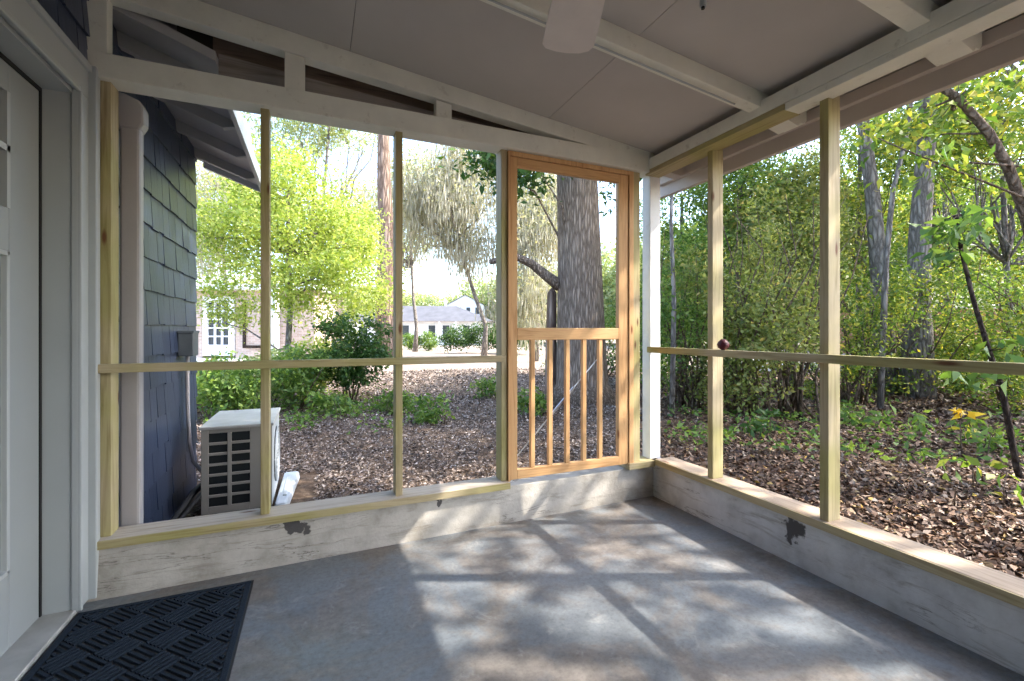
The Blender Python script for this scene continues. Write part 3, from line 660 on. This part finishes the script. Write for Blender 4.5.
# big oak behind the screen door
b = G(582, 8.0)
oak_br = [([at(560, 286, 7.95), at(548, 277, 7.9), at(532, 264, 7.8), at(515, 256, 7.6), at(490, 262, 7.4)], .11)]
plant('oak_tree', 'massive oak trunk standing behind the screen door', 'tree', b, up(b, [(0, 0, .35), (-.02, 0, 1.2), (-.05, 0, 2.5), (-.12, 0, 4.5), (-.2, 0, 11), (-.2, 0, 20), (-.2, 0, 22)]), .50,
      [ell(528, 172, 7.2, .42, .40), ell(500, 160, 7.4, .40, .45), ell(617, 178, 8.5, .22, .6)], 'leaf_dark', 1500, .13, 26, .20, 1, 'bark_oak', nbr=3, brr=.05, branches=oak_br)
for o in COL.objects:
    if o.parent and o.parent.name == 'oak_tree' and o.name.startswith('trunk'): pass
b = G(551, 8.2)
o = MB().tube([(b[0], b[1], b[2]), (b[0], b[1], 1.0), (b[0] + .02, b[1], 1.9), (b[0] + .03, b[1], 2.0)], [.12, .10, .085, .02], 9).build('tree_stump', 'bark_red', origin=b)
tag(o, 'short brown broken trunk standing against the left side of the big oak', 'stump')
# tall reddish trunk left
b = G(386, 19.5)
plant('pine_tree', 'tall straight reddish trunk beyond the bushes, left of the white house', 'tree', b, up(b, [(-.02, 0, 1), (-.06, 0, 3), (.05, 0, 5), (-.08, 0, 7.5), (-.1, 0, 10), (-.1, 0, 16)]), .46,
      [((b[0], b[1], 17), (4, 4, 2.5))], 'leaf_mid', 5000, .3, 50, .6, 2, 'bark_red', nbr=16)
# bright lime tree
b = G(288, 9.3)
plant('young_tree', 'bright lime-green young tree beyond the air conditioner', 'tree', b, up(b, [(0, 0, 1), (.05, 0, 2), (0, .05, 3), (0, 0, 4.2)]), .07,
      [ell(300, 240, 9.3, 1.5, 1.5), ell(255, 235, 9.5, 1.15, 1.1), ell(338, 290, 9.2, 1.0, .9), ell(282, 175, 9.5, .75, .8), ell(345, 235, 10, .7, .8), ell(225, 300, 10, .6, .6)], 'leaf_lime', 33000, .085, 260, .20, 3, 'bark_grey', moss=0, shell=.2)
# shrubs left
for px, dep, w, h, n, lf, sd, lab in (
    (232, 6.9, .50, .85, 2200, 'leaf_mid', 21, 'leafy knee-high shrub directly behind the air conditioner'),
    (302, 7.5, .50, .95, 2400, 'leaf_mid', 22, 'loose green shrub right of the stud that crosses the air conditioner'),
    (352, 8.2, .65, 1.6, 5200, 'leaf_dark', 23, 'tall dark green shrub with several bare stems, left of the reddish trunk'),
    (318, 9.0, .6, 1.25, 2600, 'leaf_lime', 24, 'yellow-green shrub at the foot of the lime tree'),
    (205, 7.6, .45, .8, 1800, 'leaf_olive', 25, 'small shrub at the corner of the navy wall'),
    (268, 8.4, .55, .9, 2400, 'leaf_pale', 26, 'pale green shrub in front of the french door house')):
    b = G(px, dep); st = []
    r2 = np.random.default_rng(sd)
    for k in range(6):
        q = (b[0] + r2.normal() * w * .5, b[1] + r2.normal() * w * .5, b[2] + h * r2.uniform(.6, .95)); st.append((wob(r2, (b[0] + r2.normal() * .06, b[1] + r2.normal() * .06, b[2]), q, 4, .05), [.016, .012, .008, .004]))
    plant('shrub', lab, 'shrub', b, [b], .02, [((b[0], b[1], b[2] + h * .62), (w, w, h * .42))], lf, n, .085, 46, .10, sd, stems=st, shell=.2)
for px, dep, sd, lab in ((432, 6.6, 31, 'low clump of green seedlings at the right foot of the slim stud'), (330, 6.9, 32, 'low green seedling clump on the mulch below the tall dark shrub'), (528, 7.0, 33, 'green seedling clump seen between the balusters at the left'), (395, 7.4, 34, 'sparse seedling clump behind the slim middle stud'), (488, 9.0, 35, 'small patch of seedlings on the mulch left of the screen door')):
    b = G(px, dep); st = []; r2 = np.random.default_rng(sd)
    for k in range(8):
        x_, y_ = b[0] + r2.normal() * .2, b[1] + r2.normal() * .2; st.append((wob(r2, (x_, y_, b[2]), (x_ + r2.normal() * .05, y_ + r2.normal() * .05, b[2] + .28), 3, .05), [.005, .004, .002]))
    plant('seedling', lab, 'seedling', b, [b], .01, [((b[0], b[1], b[2] + .2), (.3, .3, .16))], 'leaf_mid', 420, .085, 20, .06, sd, stems=st)
# hedge and bushes by the white house
b = G(470, 27)
plant('hedge', 'long clipped dark green hedge in front of the white house', 'hedge', b, [b], .02, [ell(462, 337, 27, 1.1, .65, 1.0), ell(482, 336, 27, 1.0, .75, 1.0), ell(505, 336, 27, 1.0, .7, 1.0), ell(525, 336, 26.5, 1.0, .65, 1.0), ell(448, 340, 27, .5, .5)], 'leaf_dark', 9000, .14, 130, .2, 41, shell=.3)
for px, r_, sd, lab in ((411, .62, 42, 'round clipped bush before the white house, left of the pair'), (428, .68, 43, 'round clipped bush before the white house, right of the pair, next to the hedge')):
    b = G(px, 31); plant('round_bush', lab, 'bush', b, [b], .02, [((b[0], b[1], b[2] + .6), (r_, r_, .55))], 'leaf_mid', 1800, .13, 40, .15, sd, shell=.5)
# oaks hung with moss, middle distance
for px, dep, H_, cr, sd, lf, ms, lab in (
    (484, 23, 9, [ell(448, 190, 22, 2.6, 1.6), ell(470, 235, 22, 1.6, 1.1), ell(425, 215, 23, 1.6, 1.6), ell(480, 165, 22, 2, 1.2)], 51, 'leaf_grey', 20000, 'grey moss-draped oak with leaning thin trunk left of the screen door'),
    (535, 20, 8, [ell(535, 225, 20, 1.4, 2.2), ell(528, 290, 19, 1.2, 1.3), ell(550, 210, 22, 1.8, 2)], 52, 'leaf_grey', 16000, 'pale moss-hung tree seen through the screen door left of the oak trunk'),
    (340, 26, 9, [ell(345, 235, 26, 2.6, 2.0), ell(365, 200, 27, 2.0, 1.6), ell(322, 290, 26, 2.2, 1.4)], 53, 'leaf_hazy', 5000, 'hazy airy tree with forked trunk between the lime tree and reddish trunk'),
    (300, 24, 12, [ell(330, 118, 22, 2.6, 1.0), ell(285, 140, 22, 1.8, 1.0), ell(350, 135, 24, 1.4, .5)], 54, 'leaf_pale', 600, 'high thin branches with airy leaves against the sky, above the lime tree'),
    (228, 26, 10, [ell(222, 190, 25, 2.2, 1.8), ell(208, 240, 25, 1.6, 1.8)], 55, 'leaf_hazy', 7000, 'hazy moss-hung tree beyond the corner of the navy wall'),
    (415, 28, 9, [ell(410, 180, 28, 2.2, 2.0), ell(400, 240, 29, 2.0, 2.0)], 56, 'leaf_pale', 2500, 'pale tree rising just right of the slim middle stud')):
    b = G(px, dep); c0 = cr[0][0]
    tr = [b, (b[0] + .1, b[1], 1.5), (.7 * b[0] + .3 * c0[0], .7 * b[1] + .3 * c0[1], 3.2), (.35 * b[0] + .65 * c0[0], .35 * b[1] + .65 * c0[1], 5.2), (c0[0], c0[1], c0[2])]
    plant('moss_oak', lab, 'tree', b, tr, .13, cr, lf, 6500, .18, 110, .48, sd, 'bark_grey', moss=ms, nbr=34, brr=.45, shell=.2)
# far treeline
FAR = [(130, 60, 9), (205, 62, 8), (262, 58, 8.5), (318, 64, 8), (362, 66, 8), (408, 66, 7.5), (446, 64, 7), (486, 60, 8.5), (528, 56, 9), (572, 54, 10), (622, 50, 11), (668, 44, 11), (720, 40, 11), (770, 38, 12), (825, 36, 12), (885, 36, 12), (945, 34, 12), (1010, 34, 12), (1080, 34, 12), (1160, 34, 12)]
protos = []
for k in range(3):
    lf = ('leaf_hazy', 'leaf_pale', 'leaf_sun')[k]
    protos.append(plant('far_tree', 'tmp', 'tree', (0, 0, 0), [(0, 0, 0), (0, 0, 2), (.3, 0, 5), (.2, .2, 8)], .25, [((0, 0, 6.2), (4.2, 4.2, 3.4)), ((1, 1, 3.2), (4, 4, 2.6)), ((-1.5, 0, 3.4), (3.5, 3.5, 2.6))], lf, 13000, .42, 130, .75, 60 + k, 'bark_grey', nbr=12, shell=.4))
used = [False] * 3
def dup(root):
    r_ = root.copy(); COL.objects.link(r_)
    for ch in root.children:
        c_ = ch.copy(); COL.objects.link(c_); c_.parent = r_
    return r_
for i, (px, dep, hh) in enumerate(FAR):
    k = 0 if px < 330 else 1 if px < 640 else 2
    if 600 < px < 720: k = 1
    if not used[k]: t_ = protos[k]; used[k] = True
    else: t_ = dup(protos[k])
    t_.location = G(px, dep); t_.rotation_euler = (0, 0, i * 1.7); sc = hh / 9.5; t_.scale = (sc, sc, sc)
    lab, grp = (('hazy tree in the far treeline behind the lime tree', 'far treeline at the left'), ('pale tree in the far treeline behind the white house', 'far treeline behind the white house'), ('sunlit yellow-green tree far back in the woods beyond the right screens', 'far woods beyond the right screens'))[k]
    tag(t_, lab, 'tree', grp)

# woods beyond the right screens
RW = [  # px, depth, kind, label
    (690, 7.4, 'shrub', 'leaf_mid', .75, 2.9, 'tall green shrub right beside the white corner post'),
    (742, 7.0, 'shrub', 'leaf_olive', .8, 3.3, 'tall twiggy olive shrub between the two right studs, left half'),
    (792, 6.6, 'shrub', 'leaf_olive', .75, 3.2, 'tall twiggy olive shrub just left of the nearest stud'),
    (850, 8.0, 'shrub', 'leaf_sun', .9, 2.5, 'sunny yellow-green bush just right of the nearest stud'),
    (905, 8.8, 'shrub', 'leaf_sun', 1.0, 2.3, 'bright sunny bush below the grey trunk at the right'),
    (960, 10.0, 'shrub', 'leaf_mid', .9, 1.7, 'low green bush in front of the brick house'),
    (1015, 8.4, 'shrub', 'leaf_mid', 1.0, 2.3, 'green bush at the right edge behind the dark sapling'),
    (1100, 7.0, 'shrub', 'leaf_sun', 1.2, 2.8, 'large bush just past the right edge of the view'),
    (650, 10.5, 'shrub', 'leaf_mid', 1.0, 2.4, 'green shrub behind the corner post and the oak'),
    (600, 13.0, 'shrub', 'leaf_dark', 1.2, 1.4, 'dark shrub behind the balusters right of the oak trunk')]
for i, (px, dep, kd, lf, w, h, lab) in enumerate(RW):
    b = G(px, dep); st = []; r2 = np.random.default_rng(100 + i)
    for k in range(20):
        q = (b[0] + r2.normal() * w * .6, b[1] + r2.normal() * w * .6, b[2] + h * r2.uniform(.5, 1.05)); st.append((wob(r2, (b[0] + r2.normal() * .15, b[1] + r2.normal() * .15, b[2]), q, 5, .04), [.022, .018, .013, .009, .004]))
    cr = [((b[0] + r2.normal() * w * .45, b[1] + r2.normal() * w * .45, b[2] + h * zf), (w * wf, w * wf, h * hf)) for zf, wf, hf in ((.22, .85, .2), (.45, .8, .22), (.6, .6, .2), (.8, .45, .2), (.92, .3, .16))]
    plant('shrub', lab, 'shrub', b, [b], .02, cr, lf, 6000, .072, 120, .15, 100 + i, stems=st, shell=.15)
WT = [  # small trees / canopy
    (680, 12, .09, [ell(682, 215, 12, 1.3, 1.7), ell(672, 290, 11.5, 1.2, 1.2)], 'leaf_mid', 'slim tree behind the white corner post and eave'),
    (735, 11, .08, [ell(740, 215, 11, 1.2, 1.5), ell(765, 190, 12, 1.2, 1.3)], 'leaf_mid', 'slim green tree rising behind the left olive shrub'),
    (790, 10.5, .08, [ell(785, 220, 10.5, 1.1, 1.4), ell(800, 250, 10, .9, 1.2)], 'leaf_olive', 'slim tree rising behind the shrub left of the nearest stud'),
    (858, 12, .10, [ell(860, 170, 12, 1.3, 1.5), ell(880, 240, 12, 1.4, 1.3)], 'leaf_sun', 'sunlit leafy tree just right of the nearest stud'),
    (950, 11, .10, [ell(925, 150, 11, 1.3, 1.3), ell(965, 260, 11, 1.2, 1.2), ell(905, 285, 10, 1.0, .9)], 'leaf_mid', 'leafy tree around the grey trunk at the right'),
    (775, 16, .12, [ell(760, 205, 16, 1.8, 1.6), ell(800, 265, 16, 1.8, 1.6)], 'leaf_mid', 'deep green tree in the woods between the two right studs'),
    (870, 16.5, .12, [ell(870, 150, 16.5, 2.0, 1.8), ell(885, 265, 16.5, 2.2, 1.8)], 'leaf_mid', 'deep green tree in the woods behind the leaning grey trunk'),
    (945, 15.5, .12, [ell(945, 160, 15.5, 2.0, 1.9), ell(960, 265, 15.5, 2.0, 1.6)], 'leaf_sun', 'yellow-green tree in the woods behind the thick grey trunk'),
    (1020, 15, .12, [ell(1015, 170, 15, 2.0, 1.9), ell(1015, 285, 15, 1.8, 1.3)], 'leaf_mid', 'deep green tree in the woods behind the curved leaning tree'),
    (1010, 9.5, .08, [ell(1000, 120, 9, 1.4, 1.2), ell(1030, 250, 10, 1.0, 1.4), ell(960, 120, 9.5, 1.0, .8)], 'leaf_sun', 'sunlit canopy of leaves at the top right corner')]
for i, (px, dep, r_, cr, lf, lab) in enumerate(WT):
    b = G(px, dep); c0 = cr[0][0]
    plant('young_tree', lab, 'tree', b, [b, (b[0] + .05, b[1], 1.3), (.6 * b[0] + .4 * c0[0], .6 * b[1] + .4 * c0[1], 2.6), (c0[0], c0[1], c0[2] + .5)], r_, cr, lf, 9000, .11, 120, .24, 130 + i, 'bark_grey', nbr=26, shell=.1)
# grey trunks at the right
for pts, r_, lab in (([at(917, 372, 8.6), at(918, 300, 8.6), at(920, 230, 8.6), at(926, 150, 8.6), at(930, 60, 8.6), at(932, -60, 8.6)], .21, 'thick grey trunk in the woods at the right'),
                     ([at(885, 370, 9.0), at(880, 280, 9.0), at(872, 190, 9.0), at(864, 130, 9.0), at(855, 40, 9.0)], .17, 'grey trunk leaning left just right of the nearest stud'),
                     ([at(880, 370, 7.4), at(886, 260, 7.4), at(893, 190, 7.4), at(908, 130, 7.4), at(916, 60, 7.4)], .05, 'thin grey trunk leaning right between the thicker grey trunks'),
                     ([at(672, 390, 6.6), at(674, 300, 6.6), at(671, 220, 6.6), at(674, 140, 6.6)], .045, 'thin trunk just right of the white corner post')):
    base = (pts[0][0], pts[0][1], float(gz(*pts[0][:2])))
    plant('woodland_tree', lab, 'tree', base, [base] + pts[1:], r_, [((pts[-1][0], pts[-1][1], pts[-1][2] + 1.5), (1.8, 1.8, 1.0))], 'leaf_mid', 1500, .2, 25, .4, int(r_ * 1000), 'bark_grey', nbr=6)
# leaning curved tree and dark sapling close to the right screens
b = G(1060, 4.6)
pts = [b, at(1048, 300, 4.5), at(1024, 209, 4.4), at(1008, 167, 4.35), at(989, 133, 4.3), at(957, 97, 4.3), at(925, 78, 4.3), at(890, 60, 4.35)]
plant('leaning_tree', 'curved brown tree leaning in from the right edge towards the eave', 'tree', b, pts, .055, [ell(900, 130, 4.6, .35, .22), ell(945, 105, 4.5, .38, .22), ell(985, 100, 4.8, .4, .3), ell(1020, 150, 4.6, .3, .5), ell(925, 165, 4.4, .3, .2)], 'leaf_sun', 1150, .105, 52, .11, 161, 'bark_twig', nbr=14,
      branches=[([at(1040, 204, 4.3), at(1000, 188, 4.25), at(950, 168, 4.2), at(905, 150, 4.2), at(878, 138, 4.2)], .012)], ratio=.4, droop=.8)
b = G(1021, 3.75)
pts = [b, at(1017, 468, 3.72), at(1002, 388, 3.7), at(989, 351, 3.7), at(974, 302, 3.7), at(961, 250, 3.7), at(957, 215, 3.7)]
plant('sapling', 'dark thin crooked sapling with large drooping leaves close to the right screens', 'sapling', b, pts, .026, [ell(948, 232, 3.7, .16, .14), ell(968, 225, 3.75, .14, .14), ell(940, 255, 3.7, .1, .07), ell(975, 372, 3.6, .16, .05), ell(1005, 345, 3.6, .12, .06)], 'leaf_mid', 150, .13, 24, .07, 162, 'bark_dark', nbr=16, ratio=.42, droop=1.0)
b = G(962, 4.6)
plant('seedling', 'seedling with a few bright yellow leaves above the leaf litter at the right', 'seedling', b, [b, at(961, 440, 4.6), at(959, 405, 4.6)], .008, [ell(960, 412, 4.55, .05, .04)], 'leaf_yellow', 9, .12, 5, .03, 163, nbr=3, ratio=.6, droop=.6)
for i, (px, dep, n, lf, lab) in enumerate(((978, 3.4, 26, 'leaf_sun', 'bright green seedling with long leaves in the litter at the right'), (905, 5.6, 60, 'leaf_mid', 'low green seedlings in the litter below the sunny bush'), (760, 5.4, 70, 'leaf_dark', 'dark low seedlings in the litter behind the right studs'),
                                   (850, 6.2, 80, 'leaf_mid', 'low seedlings in the litter just right of the nearest stud'), (1010, 4.6, 60, 'leaf_mid', 'low seedlings around the foot of the dark sapling'), (985, 5.2, 50, 'leaf_sun', 'yellow-green low seedlings behind the yellow-leaved one'))):
    b = G(px, dep); r2 = np.random.default_rng(170 + i); st = []
    for k in range(5):
        x_, y_ = b[0] + r2.normal() * .2, b[1] + r2.normal() * .2; st.append((wob(r2, (x_, y_, b[2]), (x_ + r2.normal() * .05, y_ + r2.normal() * .05, b[2] + .25), 3, .05), [.005, .004, .002]))
    plant('seedling', lab, 'seedling', b, [b], .01, [((b[0], b[1], b[2] + .16), (.28, .28, .12))], lf, n, .12, 14, .05, 170 + i, stems=st, ratio=.35, droop=.5)
def cover(name, label, n, k, px0, px1, r0, r1, m, size, seed):
    g2 = np.random.default_rng(seed); dep = np.exp(g2.uniform(math.log(r0), math.log(r1), k)); px = g2.uniform(px0, px1, k); a = (px - 512) / 455
    i = g2.integers(0, k, n); x = (dep * (SN + a * CS))[i] + g2.normal(size=n) * .16; y = (dep * (CS - a * SN))[i] + g2.normal(size=n) * .16
    ok = ~((x < 2.5) & (y < 2.85)) & ~((x < -.0) & (y < 4.8)); x, y = x[ok], y[ok]; n = len(x)
    c = np.stack([x, y, gz(x, y) + g2.uniform(.01, .14, n)], 1); d, w = frame(g2, n, .5); L = g2.uniform(*size, n)
    tag(quads(name, c, d, w, L, L * .5, m), label, 'ground cover', kind='stuff')
cover('ground_cover', 'low green ground cover scattered through the leaf litter at the right', 1500, 60, 670, 1120, 4.2, 9.5, 'leaf_mid', (.05, .10), 201)
cover('ground_cover', 'low green ground cover under the shrubs beyond the air conditioner', 1600, 45, 205, 400, 6.2, 9.0, 'leaf_mid', (.05, .10), 202)
# trees added out of view on the right, placed to break up the sun
for i, (x, y, h, r_, n) in enumerate(((9.0, -3.4, 7.0, 2.2, 3000), (7.2, -1.25, 6.3, 1.8, 1750), (14.2, 0.3, 9.5, 2.3, 5500), (14.5, 4.6, 9.5, 3.0, 7500), (9.5, 2.9, 8.5, 2.4, 5200), (18.5, -1.0, 10.5, 3.0, 6500), (6.5, 0.9, 8.4, 1.7, 3600))):
    b = (x, y, float(gz(x, y)))
    plant('added_shade_tree', ('added shade tree standing off to the right of the porch, nearest', 'slim added shade tree off to the right of the porch', 'tall added shade tree farther off to the right of the porch', 'tall added shade tree behind the right-hand bushes', 'added shade tree just past the right edge bush', 'broad added shade tree farthest off to the right of the porch', 'tall slender added shade tree close to the right side of the porch')[i], 'tree', b, up(b, [(0, 0, 1.5), (.1, 0, 3), (.1, .1, h * .7), (0, 0, h)]), .14,
          [((x, y, h), (r_, r_, r_ * .7))], 'leaf_dark', n, .16, 60, .35, 180 + i, 'bark_grey', nbr=24, shell=.1)

# ------------------------------------------------------------------ buildings
def wallbox(cx, cy, ux, uy, a, b, t, z0, z1):    # box along direction u, from a to b, thickness t away from the camera
    vx, vy = -uy, ux
    P = lambda s_, t_: (cx + ux * s_ + vx * t_, cy + uy * s_ + vy * t_)
    q = [P(a, 0), P(b, 0), P(b, t), P(a, t)]
    return [(x, y, z0) for x, y in q], [(x, y, z1) for x, y in q]
RX, RY = CS, -SN      # right across the view
# french door house
c0 = spot(218, 17.0); e = empty('garden_house', (c0[0], c0[1], -.1)); tag(e, 'tan brick house with a white french door, beyond the navy wall corner', 'house')
def hb(a, b, t0, t1, z0, z1, mb, c0=c0):
    q = [(c0[0] + RX * s_ + SN * t_, c0[1] + RY * s_ + CS * t_) for s_, t_ in ((a, t0), (b, t0), (b, t1), (a, t1))]
    return mb.hexa([(x, y, z0) for x, y in q], [(x, y, z1) for x, y in q])
w_ = MB(); hb(-4, -.60, 0, 3, -.15, 2.75, w_); hb(.66, 3.6, 0, 3, -.15, 2.75, w_); hb(-.6, .66, 0, 3, 2.52, 2.75, w_); hb(-.6, .66, .3, 3, -.15, 2.6, w_)
w_.build('wall', 'tan_brick', e)
hb(-4, 3.8, -.5, 3, 2.75, 2.95, MB()).build('roof', 'white_siding', e)
fd = MB(); hb(-.55, -.50 + .12, -.05, .2, .32, 2.52, fd); hb(.42, .62, -.05, .2, .32, 2.52, fd); hb(-.4, .45, -.05, .2, 2.30, 2.52, fd); hb(-.4, .45, -.05, .2, .32, .72, fd)
fdo = fd.build('french_door', 'white_siding', e)
hb(-.38, .42, .05, .1, .72, 2.30, MB()).build('pane', 'win_dark', fdo)
bars = MB()
for k in (1, 2): s_ = -.38 + .8 * k / 3; hb(s_ - .025, s_ + .025, -.03, .1, .72, 2.30, bars)
for k in range(1, 5): z_ = .72 + 1.58 * k / 5; hb(-.38, .42, -.03, .1, z_ - .025, z_ + .025, bars)
bars.build('glazing_bar', 'white_siding', fdo)
hb(-.9, 1.2, -1.2, 0, -.15, .22, MB()).build('step', 'white_siding', e)
hb(2.45, 2.75, -1.2, -.9, -.1, 2.75, MB()).build('porch_column', 'white_siding', e)
wn = MB(); hb(.95, 1.05, -.06, .1, .7, 2.4, wn); hb(2.2, 2.3, -.06, .1, .7, 2.4, wn); hb(.95, 2.3, -.06, .1, .6, .7, wn); wn.build('window_frame', 'bark_dark', e)
# white house
c1 = spot(430, 45); e = empty('white_house', (c1[0], c1[1], -.1)); tag(e, 'long low white house with a grey hipped roof, in the far distance', 'house')
H1 = lambda *a_: hb(*a_, c0=c1)
w_ = MB(); H1(-9, 6.0, 0, 6, -.15, 2.3, w_); w_.build('wall', 'white_siding', e)
def q3(s_, t_, z_): return (c1[0] + RX * s_ + SN * t_, c1[1] + RY * s_ + CS * t_, z_)
rf = MB(); rf.add([q3(-9.4, -.7, 2.25), q3(6.4, -.7, 2.25), q3(6.4, 6.7, 2.25), q3(-9.4, 6.7, 2.25), q3(-5.5, 3, 3.95), q3(2.2, 3, 3.95)], [(0, 1, 5, 4), (2, 3, 4, 5), (3, 0, 4), (1, 2, 5), (3, 2, 1, 0)]); rf.build('roof', 'far_roof', e)
for s_ in (-6.5, -4.6, -2.4, .2, 1.6, 3.6):
    fo = H1(s_ - .42, s_ + .42, -.06, .1, .55, 1.95, MB()).build('window_frame', 'white_siding', e)
    H1(s_ - .33, s_ + .33, -.08, .1, .65, 1.85, MB()).build('pane', 'win_dark', fo)
for s_ in (-1.2, 1.0, 2.6, 4.6): H1(s_ - .08, s_ + .08, -.6, -.45, -.1, 2.25, MB()).build('porch_column', 'white_siding', e)
MB().tube([q3(1.0, 3.5, 3.7), q3(1.0, 3.5, 4.6)], .12, 8).build('roof_vent', 'white_siding', e)
c2 = spot(467, 53); e = empty('white_house', (c2[0], c2[1], -.1)); tag(e, 'white gabled two-storey house rising behind the low grey roof', 'house')
H2 = lambda *a_: hb(*a_, c0=c2)
def q4(s_, t_, z_): return (c2[0] + RX * s_ + SN * t_, c2[1] + RY * s_ + CS * t_, z_)
w_ = MB(); H2(-2.4, 2.0, 0, 6, -.15, 4.3, w_); w_.add([q4(-2.4, 0, 4.3), q4(2.0, 0, 4.3), q4(-.2, 0, 5.5), q4(-2.4, .3, 4.3), q4(2.0, .3, 4.3), q4(-.2, .3, 5.5)], [(0, 1, 2), (5, 4, 3), (0, 2, 5, 3), (1, 4, 5, 2)]); w_.build('wall', 'white_siding', e)
rf = MB(); rf.add([q4(-2.8, -.3, 4.15), q4(-.2, -.3, 5.58), q4(-.2, 6, 5.58), q4(-2.8, 6, 4.15), q4(2.4, -.3, 4.15), q4(2.4, 6, 4.15)], [(0, 1, 2, 3), (1, 4, 5, 2)]); rf.build('roof', 'white_siding', e)
for s_ in (-.9, .15, 1.2):
    H2(s_ - .22, s_ + .22, -.05, .1, 3.3, 4.05, MB()).build('window', 'win_dark', e)
# brick house behind the right woods, with driveway
c3 = spot(985, 23); e = empty('brick_house', (c3[0], c3[1], -.1)); tag(e, 'red brick house with a pale sunlit roof, mostly hidden behind the right-hand woods', 'house')
hb(-3.2, 9, 0, 6, -.2, 2.4, MB(), c0=c3).build('wall', 'red_brick', e)
def q5(s_, t_, z_): return (c3[0] + RX * s_ + SN * t_, c3[1] + RY * s_ + CS * t_, z_)
rf = MB(); rf.add([q5(-3.8, -.7, 2.35), q5(9.5, -.7, 2.35), q5(9.5, 6, 7.0), q5(-2, 6, 7.0), q5(-3.8, -.7, 2.5), q5(9.5, -.7, 2.5), q5(9.5, 6, 7.15), q5(-2, 6, 7.15)], [(3, 2, 1, 0), (4, 5, 6, 7), (0, 1, 5, 4), (0, 4, 7, 3), (1, 2, 6, 5), (2, 3, 7, 6)]); rf.build('roof', 'sunny_roof', e)
a_, b_, c_, d_ = spot(740, 16), spot(1400, 15), spot(1400, 20), spot(740, 21)
o = MB().hexa([(*p_, -.2) for p_ in (a_, b_, c_, d_)], [(*p_, .02) for p_ in (a_, b_, c_, d_)]).build('driveway', 'driveway_pale'); tag(o, 'pale driveway glimpsed through the bushes at the right', 'driveway', kind='structure')

# fallen branch on mulch
o = MB().tube(wob(np.random.default_rng(5), (*spot(303, 6.0), -.10), (*spot(330, 5.6), -.08), 5, .05), [.018, .016, .014, .01, .005], 6).build('fallen_branch', 'bark_twig', origin=(*spot(315, 5.8), -.12)); tag(o, 'bare fallen branch lying on the mulch right of the air conditioner', 'branch')

# ------------------------------------------------------------------ light
sd = Vector((-.95, .40, -1)).normalized()
sun = bpy.data.lights.new('sun', 'SUN'); sun.energy = 6.6; sun.angle = R(.55); sun.color = (1, .93, .82)
so = bpy.data.objects.new('sun', sun); COL.objects.link(so); so.rotation_euler = sd.to_track_quat('-Z', 'Y').to_euler()
w = bpy.data.worlds.new('world'); S.world = w; w.use_nodes = True; nt = w.node_tree; nt.nodes.clear()
sk = nt.nodes.new('ShaderNodeTexSky'); sk.sky_type = 'NISHITA'; sk.sun_disc = False; sk.sun_elevation = R(44)
sk.sun_rotation = math.atan2(-sd.x, -sd.y); sk.air_density = 1.0; sk.dust_density = 2.0; sk.ozone_density = 1.0
bg = nt.nodes.new('ShaderNodeBackground'); bg.inputs[1].default_value = .5
ow = nt.nodes.new('ShaderNodeOutputWorld'); nt.links.new(sk.outputs[0], bg.inputs[0]); nt.links.new(bg.outputs[0], ow.inputs[0])
S.view_settings.view_transform = 'Standard'; S.view_settings.exposure = 1.05
c = S.cycles; c.use_denoising = True; c.max_bounces = 8; c.diffuse_bounces = 5; c.transmission_bounces = 4; c.transparent_max_bounces = 8; c.sample_clamp_indirect = 6
for o in list(COL.objects):
    if 'org' in o: del o['org']
